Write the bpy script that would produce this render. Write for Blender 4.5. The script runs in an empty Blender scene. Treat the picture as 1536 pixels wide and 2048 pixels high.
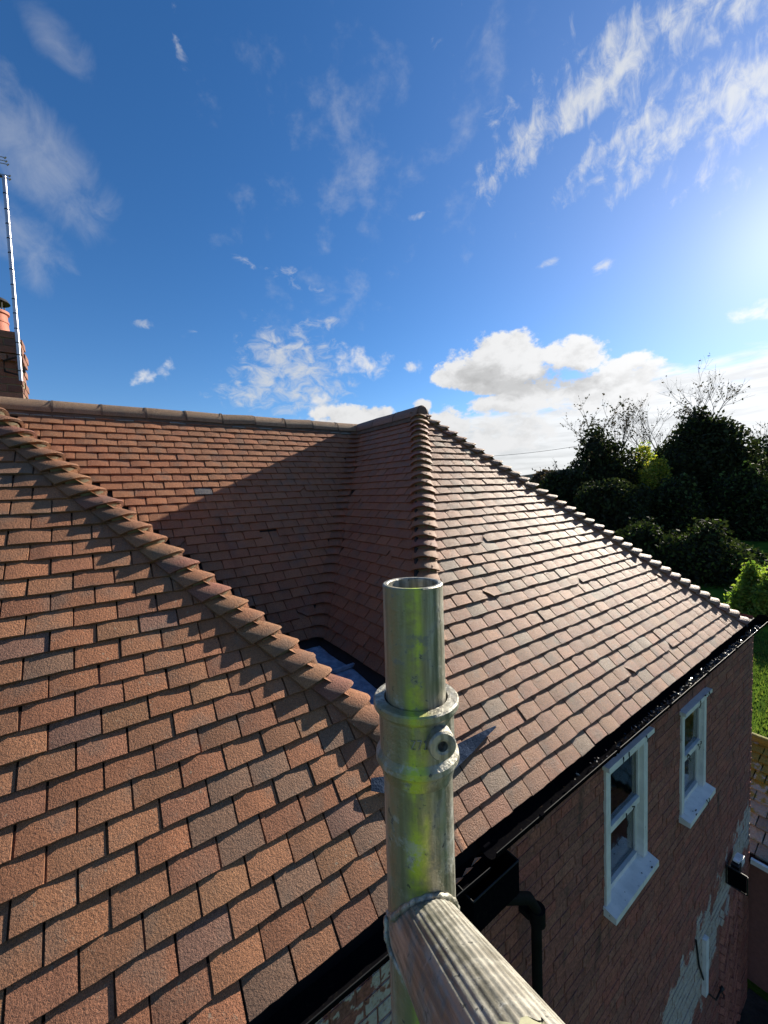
import bpy, math, random
import numpy as np
from mathutils import Vector, Matrix
random.seed(7); rng = np.random.default_rng(11)
S = bpy.context.scene
COL = S.collection
V = lambda *a: np.array(a, float)

# ------------------------------------------------------------------ camera
def cam_axes(yaw, pitch, roll):
    f = V(-math.sin(yaw)*math.cos(pitch), math.cos(yaw)*math.cos(pitch), math.sin(pitch))
    r = np.cross(f, V(0, 0, 1)); r /= np.linalg.norm(r); u = np.cross(r, f)
    c, s = math.cos(roll), math.sin(roll)
    return np.array([r*c+u*s, -r*s+u*c, f])
CAM = V(1.2144, -0.2654, 1.6593); M = cam_axes(0.9554, -0.0576, -0.0361); FPX = 787.4
cd = bpy.data.cameras.new('camera'); cam = bpy.data.objects.new('camera', cd); COL.objects.link(cam)
mw = Matrix(((M[0][0], M[1][0], -M[2][0], CAM[0]), (M[0][1], M[1][1], -M[2][1], CAM[1]), (M[0][2], M[1][2], -M[2][2], CAM[2]), (0, 0, 0, 1)))
cam.matrix_world = mw
cd.sensor_fit = 'HORIZONTAL'; cd.sensor_width = 36; cd.lens = 36*FPX/1536; cd.clip_start = 0.02; cd.clip_end = 6000
S.camera = cam
def ray(x, y): return M.T @ V((x-768)/FPX, -(y-1024)/FPX, 1.0)
def at_x(x, y, X): v = ray(x, y); return CAM + v*(X-CAM[0])/v[0]
def at_y(x, y, Y): v = ray(x, y); return CAM + v*(Y-CAM[1])/v[1]
def at_z(x, y, Z): v = ray(x, y); return CAM + v*(Z-CAM[2])/v[2]
def at_d(x, y, d): return CAM + ray(x, y)*d
def px(P):
    q = (np.asarray(P)-CAM) @ M.T
    return 768+FPX*q[..., 0]/q[..., 2], 1024-FPX*q[..., 1]/q[..., 2], q[..., 2]

# ------------------------------------------------------------------ light
SUN = V(-0.125, 0.905, 0.385); SUN /= np.linalg.norm(SUN)
SUN_EL = math.asin(SUN[2]); SUN_AZ = math.atan2(SUN[0], SUN[1])
EXPOSURE = 1.15; SKY_STRENGTH = 0.067; SUN_STRENGTH = 5.0
S.view_settings.view_transform = 'Standard'; S.view_settings.look = 'None'
S.view_settings.exposure = EXPOSURE; S.view_settings.gamma = 1.0; S.view_settings.use_curve_mapping = False
ld = bpy.data.lights.new('sun', 'SUN'); ld.energy = SUN_STRENGTH; ld.angle = math.radians(0.53); ld.color = (1.0, 0.91, 0.77)
lo = bpy.data.objects.new('sun', ld); COL.objects.link(lo)
lo.rotation_euler = Vector(SUN).to_track_quat('Z', 'Y').to_euler()

class NT:
    """small helper for node trees"""
    def __init__(s, nt): s.nt = nt; s.N = nt.nodes; s.L = nt.links
    def n(s, t, **k):
        o = s.N.new(t)
        for a, b in k.items(): setattr(o, a, b)
        return o
    def put(s, sock, v):
        if isinstance(v, bpy.types.NodeSocket): s.L.new(v, sock)
        elif v is not None: sock.default_value = v
    def math(s, op, a, b=None, c=None, clamp=False):
        o = s.n('ShaderNodeMath', operation=op, use_clamp=clamp)
        for i, v in enumerate((a, b, c)): s.put(o.inputs[i], v)
        return o.outputs[0]
    def vec(s, op, a, b=None):
        o = s.n('ShaderNodeVectorMath', operation=op); s.put(o.inputs[0], a)
        if op == 'SCALE': s.put(o.inputs[3], b)
        elif b is not None: s.put(o.inputs[1], b)
        return o.outputs['Value'] if op in ('DOT_PRODUCT', 'LENGTH') else o.outputs[0]
    def comb(s, x, y, z):
        o = s.n('ShaderNodeCombineXYZ')
        for i, v in enumerate((x, y, z)): s.put(o.inputs[i], v)
        return o.outputs[0]
    def noise(s, v, scale, detail=4, rough=.55, dist=0, lac=2.0):
        o = s.n('ShaderNodeTexNoise'); s.put(o.inputs['Vector'], v); s.put(o.inputs['Scale'], scale)
        o.inputs['Detail'].default_value = detail; o.inputs['Roughness'].default_value = rough; o.inputs['Distortion'].default_value = dist; o.inputs['Lacunarity'].default_value = lac
        return o.outputs['Fac']
    def ramp(s, v, a, b, lo=0.0, hi=1.0, smooth=True):
        o = s.n('ShaderNodeMapRange', interpolation_type='SMOOTHSTEP' if smooth else 'LINEAR'); s.put(o.inputs[0], v)
        for i, q in enumerate((a, b, lo, hi)): s.put(o.inputs[1+i], q)
        return o.outputs[0]
    def mix(s, f, a, b, mode='MIX'):
        o = s.n('ShaderNodeMix', data_type='RGBA', blend_type=mode); s.put(o.inputs[0], f)
        for i, v in ((6, a), (7, b)):
            if not isinstance(v, bpy.types.NodeSocket): v = tuple(v)+((1,) if len(v) == 3 else ())
            s.put(o.inputs[i], v)
        return o.outputs[2]
    def val(s, v, x, y, z): return s.vec('MULTIPLY', v, (x, y, z))

W = bpy.data.worlds.new('World'); S.world = W; W.use_nodes = True
t = NT(W.node_tree); t.N.clear()
sky = t.n('ShaderNodeTexSky'); sky.sky_type = 'NISHITA'; sky.sun_disc = False; sky.sun_elevation = SUN_EL; sky.sun_rotation = SUN_AZ
sky.air_density = 1.0; sky.dust_density = 0.1; sky.ozone_density = 3.5; sky.altitude = 60
D = t.n('ShaderNodeTexCoord').outputs['Generated']
hs = t.n('ShaderNodeHueSaturation'); hs.inputs['Saturation'].default_value = 1.22; hs.inputs['Value'].default_value = 1.0; t.L.new(sky.outputs[0], hs.inputs['Color'])
skyc = t.mix(1.0, hs.outputs[0], (0.90, 0.90, 1.00), 'MULTIPLY')
# aureole of the thin high haze about the sun
sd = t.vec('DOT_PRODUCT', D, tuple(SUN)); sd = t.math('MAXIMUM', sd, 0.0)
aur = t.math('ADD', t.math('MULTIPLY', t.math('POWER', sd, 7.0), .68), t.math('ADD', t.math('MULTIPLY', t.math('POWER', sd, 30.0), .45), t.math('MULTIPLY', t.math('POWER', sd, 200.0), 1.6)))
skyc = t.mix(1.0, skyc, t.vec('SCALE', (1.0, 0.90, 0.93), aur), 'ADD')
CLW = []
def blob(cx, cy, hw, hh, ang=0.0, w=1.0):
    """soft ellipse in the direction of photo-like bearing; returns falloff socket"""
    c = ray(cx, cy); c /= np.linalg.norm(c)
    a = ray(cx+1, cy); a = a-c*(a@c); a /= np.linalg.norm(a); b = np.cross(a, c)
    if b[2] < 0: b = -b
    co, si = math.cos(ang), math.sin(ang); a2 = a*co+b*si; b2 = -a*si+b*co
    k = np.linalg.norm(ray(cx, cy)); sx = hw/FPX/k; sy = hh/FPX/k
    dc = t.math('MAXIMUM', t.vec('DOT_PRODUCT', DD, tuple(c)), 0.05)
    u = t.math('DIVIDE', t.vec('DOT_PRODUCT', DD, tuple(a2/sx)), dc); v = t.math('DIVIDE', t.vec('DOT_PRODUCT', DD, tuple(b2/sy)), dc)
    r = t.math('ADD', t.math('MULTIPLY', u, u), t.math('MULTIPLY', v, v))
    return t.math('SUBTRACT', t.math('MAXIMUM', t.math('SUBTRACT', 1.0, r), -2.5), (1.0-w)*.9)
def fmax(ls):
    o = ls[0]
    for q in ls[1:]: o = t.math('MAXIMUM', o, q)
    return o
DD = D
n1 = t.noise(t.val(D, 1, 1, 1.5), 9.0, 10, .63); n1s = t.noise(t.val(t.vec('ADD', D, tuple(SUN*0.02+V(0, 0, .008))), 1, 1, 1.5), 9.0, 10, .63)
n2 = t.noise(t.val(D, 1, 1, 1.6), 22.0, 8, .62, .6)
cum = [blob(1045, 735, 165, 68, -.06), blob(1010, 700, 75, 38), blob(1075, 712, 60, 42), blob(1160, 720, 70, 42), blob(925, 760, 60, 26), blob(985, 815, 85, 28, .1, .8), blob(905, 850, 60, 45),
       blob(1000, 860, 110, 50, -.2, .85), blob(1200, 770, 110, 60, .1), blob(845, 812, 24, 16), blob(700, 838, 90, 32)]
small = [blob(700, 718, 44, 30, -.3), blob(745, 732, 42, 24, .2), blob(830, 733, 20, 12), blob(1515, 622, 50, 22, .25), blob(290, 756, 34, 16, .2, .8), blob(332, 738, 26, 16, .8, .8), blob(640, 800, 30, 16, .3, .7)]
cumf = fmax(cum)
cd_ = t.math('ADD', cumf, t.math('MULTIPLY', t.math('SUBTRACT', n1, .52), 4.4))
n2b = t.noise(t.val(D, 1, 1, 1.3), 30.0, 8, .6, .3)
cds = t.math('ADD', fmax(small), t.math('MULTIPLY', t.math('SUBTRACT', n2b, .52), 4.4))
cuma = t.math('MAXIMUM', t.ramp(cd_, -0.06, 0.42), t.math('MULTIPLY', t.ramp(cds, -.1, 1.7), .95))
# broken wisps
wis = [blob(570, 745, 130, 90, .3, 1.25), blob(520, 690, 60, 30, 0, 1.0), blob(640, 790, 90, 40, .2, 1.15), blob(600, 560, 95, 26, -.4, .55), blob(480, 520, 40, 14, -.3, .55), blob(1215, 535, 38, 26, 0, .75), blob(1100, 525, 30, 10, .3, .55),
       blob(285, 650, 30, 14, 0, .6), blob(370, 672, 28, 14, .3, .55), blob(362, 120, 22, 44, 0, .5), blob(365, 60, 20, 60, .2, .4), blob(660, 650, 60, 20, .2, .65), blob(440, 790, 70, 14, -.2, .6), blob(840, 432, 36, 10, .2, .45), blob(1190, 360, 36, 18, 0, .45),
       blob(900, 60, 40, 60, -.5, .35), blob(1000, 230, 50, 40, .6, .5), blob(1040, 300, 40, 30, 0, .45)]
wa = t.ramp(t.math('ADD', fmax(wis), t.math('MULTIPLY', t.math('SUBTRACT', n2, .56), 4.6)), 0.0, 1.7)
# high cirrus in combed bands
rc = ray(1400, 170); rc /= np.linalg.norm(rc)
a = ray(1401, 170); a = a-rc*(a@rc); a /= np.linalg.norm(a); b = np.cross(a, rc); b = -b if b[2] < 0 else b
co, si = math.cos(.72), math.sin(.72); st = a*co+b*si; pr = -a*si+b*co
cu = t.comb(t.vec('DOT_PRODUCT', D, tuple(st*7)), t.vec('DOT_PRODUCT', D, tuple(pr*17)), t.vec('DOT_PRODUCT', D, tuple(rc*5)))
nc = t.noise(cu, 1.0, 3, .5, .3)
cu2 = t.comb(t.vec('DOT_PRODUCT', D, tuple((a*.9+b*.45)*44)), t.vec('DOT_PRODUCT', D, tuple((-a*.45+b*.9)*24)), t.vec('DOT_PRODUCT', D, tuple(rc*10)))
nf = t.noise(cu2, 1.0, 7, .66, .5)
cir = fmax([blob(1190, 160, 230, 75, .72), blob(1430, 150, 300, 110, .72, 1.1), blob(1330, 250, 190, 45, .6), blob(1230, 60, 160, 60, .7, .7), blob(1480, 330, 110, 30, .5, .7), blob(1650, 60, 300, 220, .7, 1.1)])
ca = t.ramp(t.math('ADD', cir, t.math('ADD', t.math('MULTIPLY', t.math('SUBTRACT', nc, .54), 5.0), t.math('MULTIPLY', t.math('SUBTRACT', nf, .5), 6.0))), -.35, 2.5)
lf = fmax([blob(60, 300, 110, 190, .5, .8), blob(100, 60, 60, 110, .5, .45), blob(40, 480, 90, 120, .6, .6)])
fa = t.math('MULTIPLY', t.ramp(t.math('ADD', fmax([blob(700, 330, 330, 260, 0, .75), blob(960, 150, 170, 170, 0, .75), blob(640, 600, 160, 90, 0, .9)]), t.math('MULTIPLY', t.math('SUBTRACT', t.noise(t.val(D, 1, 1, 1.3), 13.0, 6, .6, .15), .56), 7.0)), .0, 3.0), .42)
wa = t.math('MAXIMUM', wa, fa)
nl = t.noise(t.comb(t.vec('DOT_PRODUCT', D, tuple(st*5)), t.vec('DOT_PRODUCT', D, tuple(pr*9)), t.vec('DOT_PRODUCT', D, tuple(rc*9))), 1.6, 6, .6, .5)
la = t.math('MULTIPLY', t.ramp(t.math('ADD', lf, t.math('MULTIPLY', t.math('SUBTRACT', nl, .5), 2.6)), -.1, 1.4), .33)
# low layered bank over the horizon, thicker towards the sun
el = t.n('ShaderNodeSeparateXYZ'); t.L.new(D, el.inputs[0]); ez = el.outputs[2]
ns = t.noise(t.val(D, 3.0, 3.0, 17), 2.1, 8, .62, .35)
az = t.vec('DOT_PRODUCT', D, tuple(V(*(ray(1500, 980)))/np.linalg.norm(ray(1500, 980))))
topz = t.ramp(az, .60, 1.0, .05, .245, False)
ba = t.ramp(t.math('ADD', t.math('SUBTRACT', topz, ez), t.math('MULTIPLY', t.math('SUBTRACT', ns, .5), .24)), -.02, .05)
ba = t.math('MULTIPLY', ba, t.ramp(ez, -.03, .0))
ba = t.math('MULTIPLY', ba, t.ramp(az, .62, .84, .0, .97))
# brightness: thin parts bright, thick undersides greyer, brighter towards the sun
shade = t.ramp(t.math('ADD', t.math('SUBTRACT', n1, n1s), t.math('MULTIPLY', t.math('SUBTRACT', .62, cd_), .05)), -.16, .05, .84, 1.0)
under = t.ramp(t.math('ADD', fmax([blob(1050, 772, 170, 26, .05), blob(965, 752, 75, 24), blob(1130, 752, 60, 22)]), t.math('MULTIPLY', t.math('SUBTRACT', n2, .5), 2.4)), -.2, 1.0)
shade = t.math('MULTIPLY', shade, t.math('SUBTRACT', 1.0, t.math('MULTIPLY', under, .30)))
sunb = t.math('ADD', 1.0, t.math('MULTIPLY', t.math('POWER', sd, 12.0), .35))
CL = 5.6
cumc = t.vec('SCALE', (.985, .99, 1.0), t.math('MULTIPLY', t.math('MULTIPLY', shade, CL), sunb))
bshade = t.ramp(t.noise(t.val(D, 2.2, 2.2, 20), 2.6, 6, .6, .3), .30, .60, .80, 1.0)
bankc = t.vec('SCALE', (.97, .985, 1.0), t.math('MULTIPLY', t.math('MULTIPLY', bshade, CL*1.08), sunb))
wc = t.vec('SCALE', (.95, .975, 1.0), t.math('MULTIPLY', CL*.86, sunb))
skyc = t.mix(la, skyc, wc); skyc = t.mix(t.math('MULTIPLY', ca, .86), skyc, wc); skyc = t.mix(ba, skyc, bankc); skyc = t.mix(t.math('MULTIPLY', wa, .85), skyc, wc); skyc = t.mix(cuma, skyc, cumc)
# broken fair-weather cloud added round the unseen sky, as neutral fill light
fwd = M[2]/np.linalg.norm(M[2]); back = t.ramp(t.vec('DOT_PRODUCT', D, tuple(fwd)), .05, .38, 1, 0)
gen = t.ramp(t.math('ADD', t.noise(t.val(D, 1, 1, 2.2), 2.3, 9, .6, .3), t.math('MULTIPLY', ez, -.10)), .46, .60)
gen = t.math('MULTIPLY', t.math('MULTIPLY', gen, back), t.ramp(ez, -.02, .06))
skyc = t.mix(gen, skyc, t.vec('SCALE', (.985, .99, 1.0), CL*.62))
bg = t.n('ShaderNodeBackground'); t.L.new(skyc, bg.inputs[0]); bg.inputs[1].default_value = SKY_STRENGTH
wo = t.n('ShaderNodeOutputWorld'); t.L.new(bg.outputs[0], wo.inputs[0])
W.cycles.sampling_method = 'MANUAL'; W.cycles.sample_map_resolution = 1024

# ------------------------------------------------------------------ materials
def mat(name, rough=.8, metal=0.0, spec=.5):
    m = bpy.data.materials.new(name); m.use_nodes = True; q = NT(m.node_tree)
    b = q.N['Principled BSDF']; b.inputs['Roughness'].default_value = rough; b.inputs['Metallic'].default_value = metal; b.inputs['Specular IOR Level'].default_value = spec
    q.b = b; q.m = m
    q.pos = q.n('ShaderNodeNewGeometry').outputs['Position']
    return q
def bump(q, h, dist, strength=1.0, prev=None):
    o = q.n('ShaderNodeBump'); o.inputs['Strength'].default_value = strength; o.inputs['Distance'].default_value = dist; q.put(o.inputs['Height'], h)
    if prev is not None: q.L.new(prev, o.inputs['Normal'])
    return o.outputs[0]
def tint(q): return q.n('ShaderNodeAttribute', attribute_name='tint').outputs['Color']

def tile_mat(name, wet=0.0, moss=0.0, grain=1.0):
    q = mat(name, .72); T = tint(q); P = q.pos
    g1 = q.noise(P, 330, 4, .8); g2 = q.noise(P, 130, 3, .6); g3 = q.noise(P, 24, 4, .6); g4 = q.noise(P, 7, 3, .5)
    c = q.mix(q.ramp(g1, .35, .68), q.mix(1, T, (.50, .48, .48), 'MULTIPLY'), q.mix(1, T, (1.42, 1.40, 1.36), 'MULTIPLY'))
    c = q.mix(q.ramp(g2, .42, .62, 0, .55), c, q.mix(1, c, (.66, .64, .62), 'MULTIPLY'))
    c = q.mix(q.ramp(g3, .52, .75, 0, .5), c, q.mix(1, c, (.60, .56, .52), 'MULTIPLY'))
    c = q.mix(q.ramp(g4, .50, .72, 0, .45), c, (.15, .115, .085))
    sp = q.ramp(q.noise(P, 260, 2, .5), .70, .76); c = q.mix(q.math('MULTIPLY', sp, .75), c, (.44, .36, .27))
    dk = q.ramp(q.noise(P, 95, 2, .5), .715, .75); c = q.mix(q.math('MULTIPLY', dk, .8), c, (.022, .018, .015))
    sk = q.ramp(q.noise(q.val(P, 3.2, 9, 3.2), 1.0, 6, .62), .50, .72, 0, .42); c = q.mix(sk, c, q.mix(1, c, (.55, .52, .50), 'MULTIPLY'))
    lc = q.math('MULTIPLY', q.ramp(q.noise(P, 55, 5, .6), .62, .69), q.ramp(q.noise(P, 2.2, 3, .5), .42, .60)); c = q.mix(q.math('MULTIPLY', lc, .6), c, (.34, .31, .22))
    if moss:
        ms = q.ramp(q.math('ADD', q.noise(P, 38, 6, .7), q.math('MULTIPLY', q.noise(P, 5, 2, .5), .5)), .87, 1.05)
        c = q.mix(q.math('MULTIPLY', ms, moss*.7), c, q.mix(g2, (.12, .10, .03), (.26, .20, .08)))
    q.L.new(c, q.b.inputs['Base Color'])
    q.L.new(q.ramp(g1, .3, .7, .70-.25*wet, .92-.22*wet), q.b.inputs['Roughness'])
    h = q.math('ADD', q.math('MULTIPLY', g1, .75), q.math('MULTIPLY', g2, 1.1))
    q.L.new(bump(q, h, .0058*grain, 1.0, bump(q, q.noise(P, 45, 3, .55), .004, .8)), q.b.inputs['Normal'])
    return q.m
M_TILE = tile_mat('clay_tile'); M_TILEW = tile_mat('worn_clay_tile', .88); M_BON = tile_mat('bonnet_clay', 0, 1.0, 1.5)

def plain(name, col, rough=.6, metal=0, b1=0, bs=60, var=.25, spec=.5, vs=9):
    q = mat(name, rough, metal, spec); n = q.noise(q.pos, vs, 6, .62)
    lo = tuple(c*(1-var) for c in col); hi = tuple(min(1, c*(1+var)) for c in col)
    q.L.new(q.mix(q.ramp(n, .3, .7), lo, hi), q.b.inputs['Base Color'])
    if b1: q.L.new(bump(q, q.noise(q.pos, bs, 5, .65), b1), q.b.inputs['Normal'])
    return q.m
M_MORTAR = plain('lime_mortar', (.20, .18, .12), .95, 0, .004, 180)
M_BED = plain('ridge_bedding', (.11, .075, .052), .95, 0, .004, 90)
M_UNDER = plain('roof_underlay', (.02, .018, .017), .95)
for _nm, _c0, _c1 in (('lead_lining', (.16, .20, .27), (.36, .42, .50)), ('lead_sheet', (.02, .03, .05), (.06, .08, .12))):
    q = mat(_nm, .8, .0, .0 if _nm == 'lead_sheet' else .4); n = q.noise(q.pos, 14, 7, .65); n2_ = q.noise(q.pos, 120, 4, .6)
    c = q.mix(q.ramp(n, .35, .7), _c0, _c1); c = q.mix(q.ramp(n2_, .62, .72, 0, .8), c, (.03, .03, .028)); q.L.new(c, q.b.inputs['Base Color'])
    q.L.new(bump(q, q.math('ADD', n, q.math('MULTIPLY', n2_, .4)), .012), q.b.inputs['Normal'])
    if _nm == 'lead_lining': M_LINING = q.m
    else: M_LEAD = q.m
q = mat('black_plastic', .22, 0, .03); n = q.noise(q.pos, 60, 5, .6)
q.L.new(q.mix(q.ramp(n, .5, .75), (.004, .004, .005), (.010, .009, .008)), q.b.inputs['Base Color']); q.L.new(q.ramp(n, .3, .7, .38, .7), q.b.inputs['Roughness']); M_BLACK = q.m
q.b.inputs['Specular IOR Level'].default_value = 0; M_RIM = plain('glossy_black_edge', (.012, .012, .012), .55, 0, 0, 60, .25, .25)
M_BLACKM = plain('dull_black_pipe', (.007, .007, .008), .7, 0, .001, 80, .25, .08)
M_IRON = plain('dark_iron', (.02, .019, .018), .5, .3)
q = mat('wet_leaf_litter', .20, 0, .9); n = tint(q); q.L.new(n, q.b.inputs['Base Color']); M_WET = q.m
# brick: colour per brick in 'tint', old limewash in the low band
q = mat('old_brick', .9); P = q.pos; T = tint(q); n = q.noise(P, 60, 6, .65); n3 = q.noise(P, 11, 5, .6)
c = q.mix(q.ramp(n, .3, .7), q.mix(1, T, (.55, .52, .5), 'MULTIPLY'), q.mix(1, T, (1.3, 1.28, 1.25), 'MULTIPLY'))
c = q.mix(q.ramp(q.noise(q.val(P, 1, 1, .35), 9, 5, .62), .55, .75, 0, .7), c, (.035, .028, .022))
c = q.mix(q.ramp(q.noise(q.val(P, 4, 4, 1.0), 8, 6, .75), .60, .74, 0, .5), c, (.30, .22, .17))
sx = q.n('ShaderNodeSeparateXYZ'); q.L.new(P, sx.inputs[0]); py, pz = sx.outputs[1], sx.outputs[2]
line = q.math('ADD', q.math('MULTIPLY', q.math('SUBTRACT', py, 3.3), .34), -3.42)     # the limewashed plinth band rises towards the corner
dz = q.math('ABSOLUTE', q.math('SUBTRACT', pz, line))
lw = q.math('SUBTRACT', q.math('ADD', q.ramp(py, 3.2, 5.2, 1.35, .75, False), q.math('MULTIPLY', q.math('SUBTRACT', q.noise(q.val(P, 1, 1, .8), 4.5, 7, .68), .5), 2.8)), q.math('MULTIPLY', dz, 1.9))
lw2 = q.math('SUBTRACT', q.math('ADD', .55, q.math('MULTIPLY', q.math('SUBTRACT', q.noise(P, 7.5, 4, .55), .5), 2.8)), q.math('MULTIPLY', q.math('MAXIMUM', q.math('SUBTRACT', py, .72), 0), 9))
lw = q.math('MAXIMUM', q.ramp(lw, .25, .42), q.ramp(lw2, .42, .52))
c = q.mix(q.math('MULTIPLY', lw, q.ramp(n, .25, .6, .45, .95)), c, q.mix(n3, (.36, .32, .25), (.62, .57, .49)))
gm = q.ramp(q.noise(P, 3, 3, .5), .52, .7, 0, .55); c = q.mix(q.math('MULTIPLY', gm, q.ramp(py, .7, 1.3, 1, 0)), c, (.10, .09, .05))
q.L.new(c, q.b.inputs['Base Color']); q.L.new(bump(q, q.math('ADD', n, n3), .012), q.b.inputs['Normal']); M_BRICK = q.m
q = mat('dark_mortar', .95); n = q.noise(q.pos, 30, 6, .6); q.L.new(q.mix(n, (.16, .065, .048), (.29, .12, .085)), q.b.inputs['Base Color']); q.L.new(bump(q, n, .01), q.b.inputs['Normal']); M_JOINT = q.m
# chipped white paint
q = mat('chipped_white_paint', .5); P = q.pos; n = q.noise(P, 38, 6, .7); n4 = q.noise(P, 9, 4, .6)
c = q.mix(q.ramp(n4, .3, .7), (.62, .61, .57), (.76, .74, .69)); c = q.mix(q.ramp(n, .66, .70), c, (.06, .05, .045)); c = q.mix(q.ramp(q.noise(q.val(P, 1, 1, .2), 26, 4, .6), .60, .75, 0, .45), c, (.34, .36, .34))
q.L.new(c, q.b.inputs['Base Color']); q.L.new(bump(q, q.ramp(n, .64, .72, 1, 0), .002), q.b.inputs['Normal']); M_PAINT = q.m
q = mat('window_glass', .02, 0, .9); q.b.inputs['Base Color'].default_value = (.9, .95, .93, 1); q.b.inputs['Transmission Weight'].default_value = 1; q.b.inputs['IOR'].default_value = 1.5
q.L.new(bump(q, q.noise(q.pos, 3, 2, .5), .006, .5), q.b.inputs['Normal']); M_GLASS = q.m
M_ROOM = plain('dark_room', (.025, .024, .022), .9)
M_SHEET = plain('creased_plastic', (.62, .64, .64), .25, 0, .01, 25, .3)
# metals
def alu(name, streak, bs):
    q = mat(name, .45, 1.0); P = q.n('ShaderNodeTexCoord').outputs['Object']
    sp = q.n('ShaderNodeSeparateXYZ'); q.L.new(P, sp.inputs[0])
    # angle about the tube measured from the side that faces the walkway
    cs, sn_ = math.cos(streak or 0), math.sin(streak or 0)
    lx = q.math('ADD', q.math('MULTIPLY', sp.outputs[0], cs), q.math('MULTIPLY', sp.outputs[1], sn_)); ly = q.math('SUBTRACT', q.math('MULTIPLY', sp.outputs[1], cs), q.math('MULTIPLY', sp.outputs[0], sn_))
    ang = q.math('ARCTAN2', ly, lx)
    uv = q.comb(q.math('MULTIPLY', lx, 40), q.math('MULTIPLY', ly, 40), q.math('MULTIPLY', sp.outputs[2], 3.0))
    st = q.noise(uv, 4.5, 5, .6); bl = q.noise(P, 75, 7, .68); fine = q.noise(P, 420, 4, .6)
    c = q.mix(q.ramp(st, .38, .62), (.21, .20, .16), (.44, .42, .35))
    if streak is not None:
        # yellow-green hi-vis reflection painted into the metal's colour, among olive and brown bands
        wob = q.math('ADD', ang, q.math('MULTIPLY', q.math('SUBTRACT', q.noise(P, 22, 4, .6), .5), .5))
        olive = q.ramp(q.math('ABSOLUTE', q.math('ADD', wob, .35)), .45, 1.0, 1, 0)
        c = q.mix(q.math('MULTIPLY', olive, .75), c, (.27, .25, .12))
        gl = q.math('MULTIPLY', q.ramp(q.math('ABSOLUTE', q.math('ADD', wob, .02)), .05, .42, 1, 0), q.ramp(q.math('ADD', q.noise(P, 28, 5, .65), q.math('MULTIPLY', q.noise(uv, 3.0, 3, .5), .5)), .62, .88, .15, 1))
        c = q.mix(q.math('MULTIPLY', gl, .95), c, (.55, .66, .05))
        br_ = q.math('MULTIPLY', q.ramp(q.math('ABSOLUTE', q.math('ADD', wob, .75)), .05, .3, 1, 0), .5); c = q.mix(br_, c, (.34, .25, .14))
    c = q.mix(q.ramp(bl, .56, .66, 0, .8), c, (.20, .20, .18)); c = q.mix(q.ramp(q.noise(P, 30, 6, .7), .58, .66, 0, .6), c, (.50, .50, .46))
    c = q.mix(q.ramp(q.noise(P, 150, 4, .6), .64, .70, 0, .85), c, (.07, .07, .06))
    q.L.new(c, q.b.inputs['Base Color'])
    q.L.new(q.ramp(bl, .4, .66, .42, .62), q.b.inputs['Roughness'])
    mt = q.ramp(bl, .45, .66, .6, .2); q.L.new(mt if streak is None else q.math('MULTIPLY', mt, q.math('SUBTRACT', 1, q.math('MULTIPLY', q.math('MAXIMUM', gl, q.math('MULTIPLY', olive, .5)), .8))), q.b.inputs['Metallic'])
    q.L.new(bump(q, fine, .0004*bs, .8, bump(q, bl, .0012*bs, .8)), q.b.inputs['Normal'])
    return q.m
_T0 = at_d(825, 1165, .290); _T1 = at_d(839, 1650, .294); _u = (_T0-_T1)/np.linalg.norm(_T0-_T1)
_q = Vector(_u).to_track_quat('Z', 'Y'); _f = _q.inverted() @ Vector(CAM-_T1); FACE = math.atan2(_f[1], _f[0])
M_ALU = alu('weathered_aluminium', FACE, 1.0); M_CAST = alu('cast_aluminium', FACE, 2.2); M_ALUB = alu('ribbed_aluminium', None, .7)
M_MAST = plain('bright_aluminium', (.42, .41, .43), .38, 1, 0, 60, .08)
M_POT = plain('terracotta_pot', (.38, .12, .07), .7, 0, .002, 90, .2)
M_YEL = plain('torn_yellow_label', (.36, .35, .22), .6, 0, 0, 60, .3, .5, 90)
M_WHITEP = plain('white_pvc', (.75, .75, .72), .4)
M_BARK = plain('bark', (.075, .06, .048), .95, 0, .01, 60, .4)
def leaf_mat(name, tr=.35):
    q = mat(name, .75, 0, .15 if tr < .3 else .4); T = tint(q); q.L.new(T, q.b.inputs['Base Color'])
    tl = q.n('ShaderNodeBsdfTranslucent'); q.L.new(q.mix(1, T, (1.5, 1.7, .9), 'MULTIPLY'), tl.inputs[0])
    mx = q.n('ShaderNodeMixShader'); mx.inputs[0].default_value = tr; q.L.new(q.b.outputs[0], mx.inputs[1]); q.L.new(tl.outputs[0], mx.inputs[2])
    q.L.new(mx.outputs[0], q.N['Material Output'].inputs[0]); return q.m
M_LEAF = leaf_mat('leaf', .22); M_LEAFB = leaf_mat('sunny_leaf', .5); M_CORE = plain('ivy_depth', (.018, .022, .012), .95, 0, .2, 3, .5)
q = mat('lawn', 1.0, 0, 0); P = q.pos; n = q.noise(P, 1.1, 6, .6); n5 = q.noise(P, 14, 5, .7)
c = q.mix(q.ramp(n, .3, .7), (.035, .075, .012), (.10, .17, .02)); c = q.mix(q.ramp(n5, .4, .7, 0, .6), c, (.05, .085, .015)); q.L.new(c, q.b.inputs['Base Color']); q.L.new(bump(q, n5, .06), q.b.inputs['Normal']); M_LAWN = q.m
q = mat('far_hills', 1.0, 0, 0); P = q.pos; n = q.noise(P, .012, 8, .6); n6 = q.noise(P, .06, 4, .6)
c = q.mix(q.ramp(n, .42, .56), (.035, .048, .042), (.022, .03, .036)); c = q.mix(q.ramp(n6, .5, .65), c, (.05, .06, .05)); q.L.new(c, q.b.inputs['Base Color']); M_HILL = q.m
M_EARTH = plain('damp_earth', (.05, .042, .032), .9, 0, .03, 14, .4)
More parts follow.
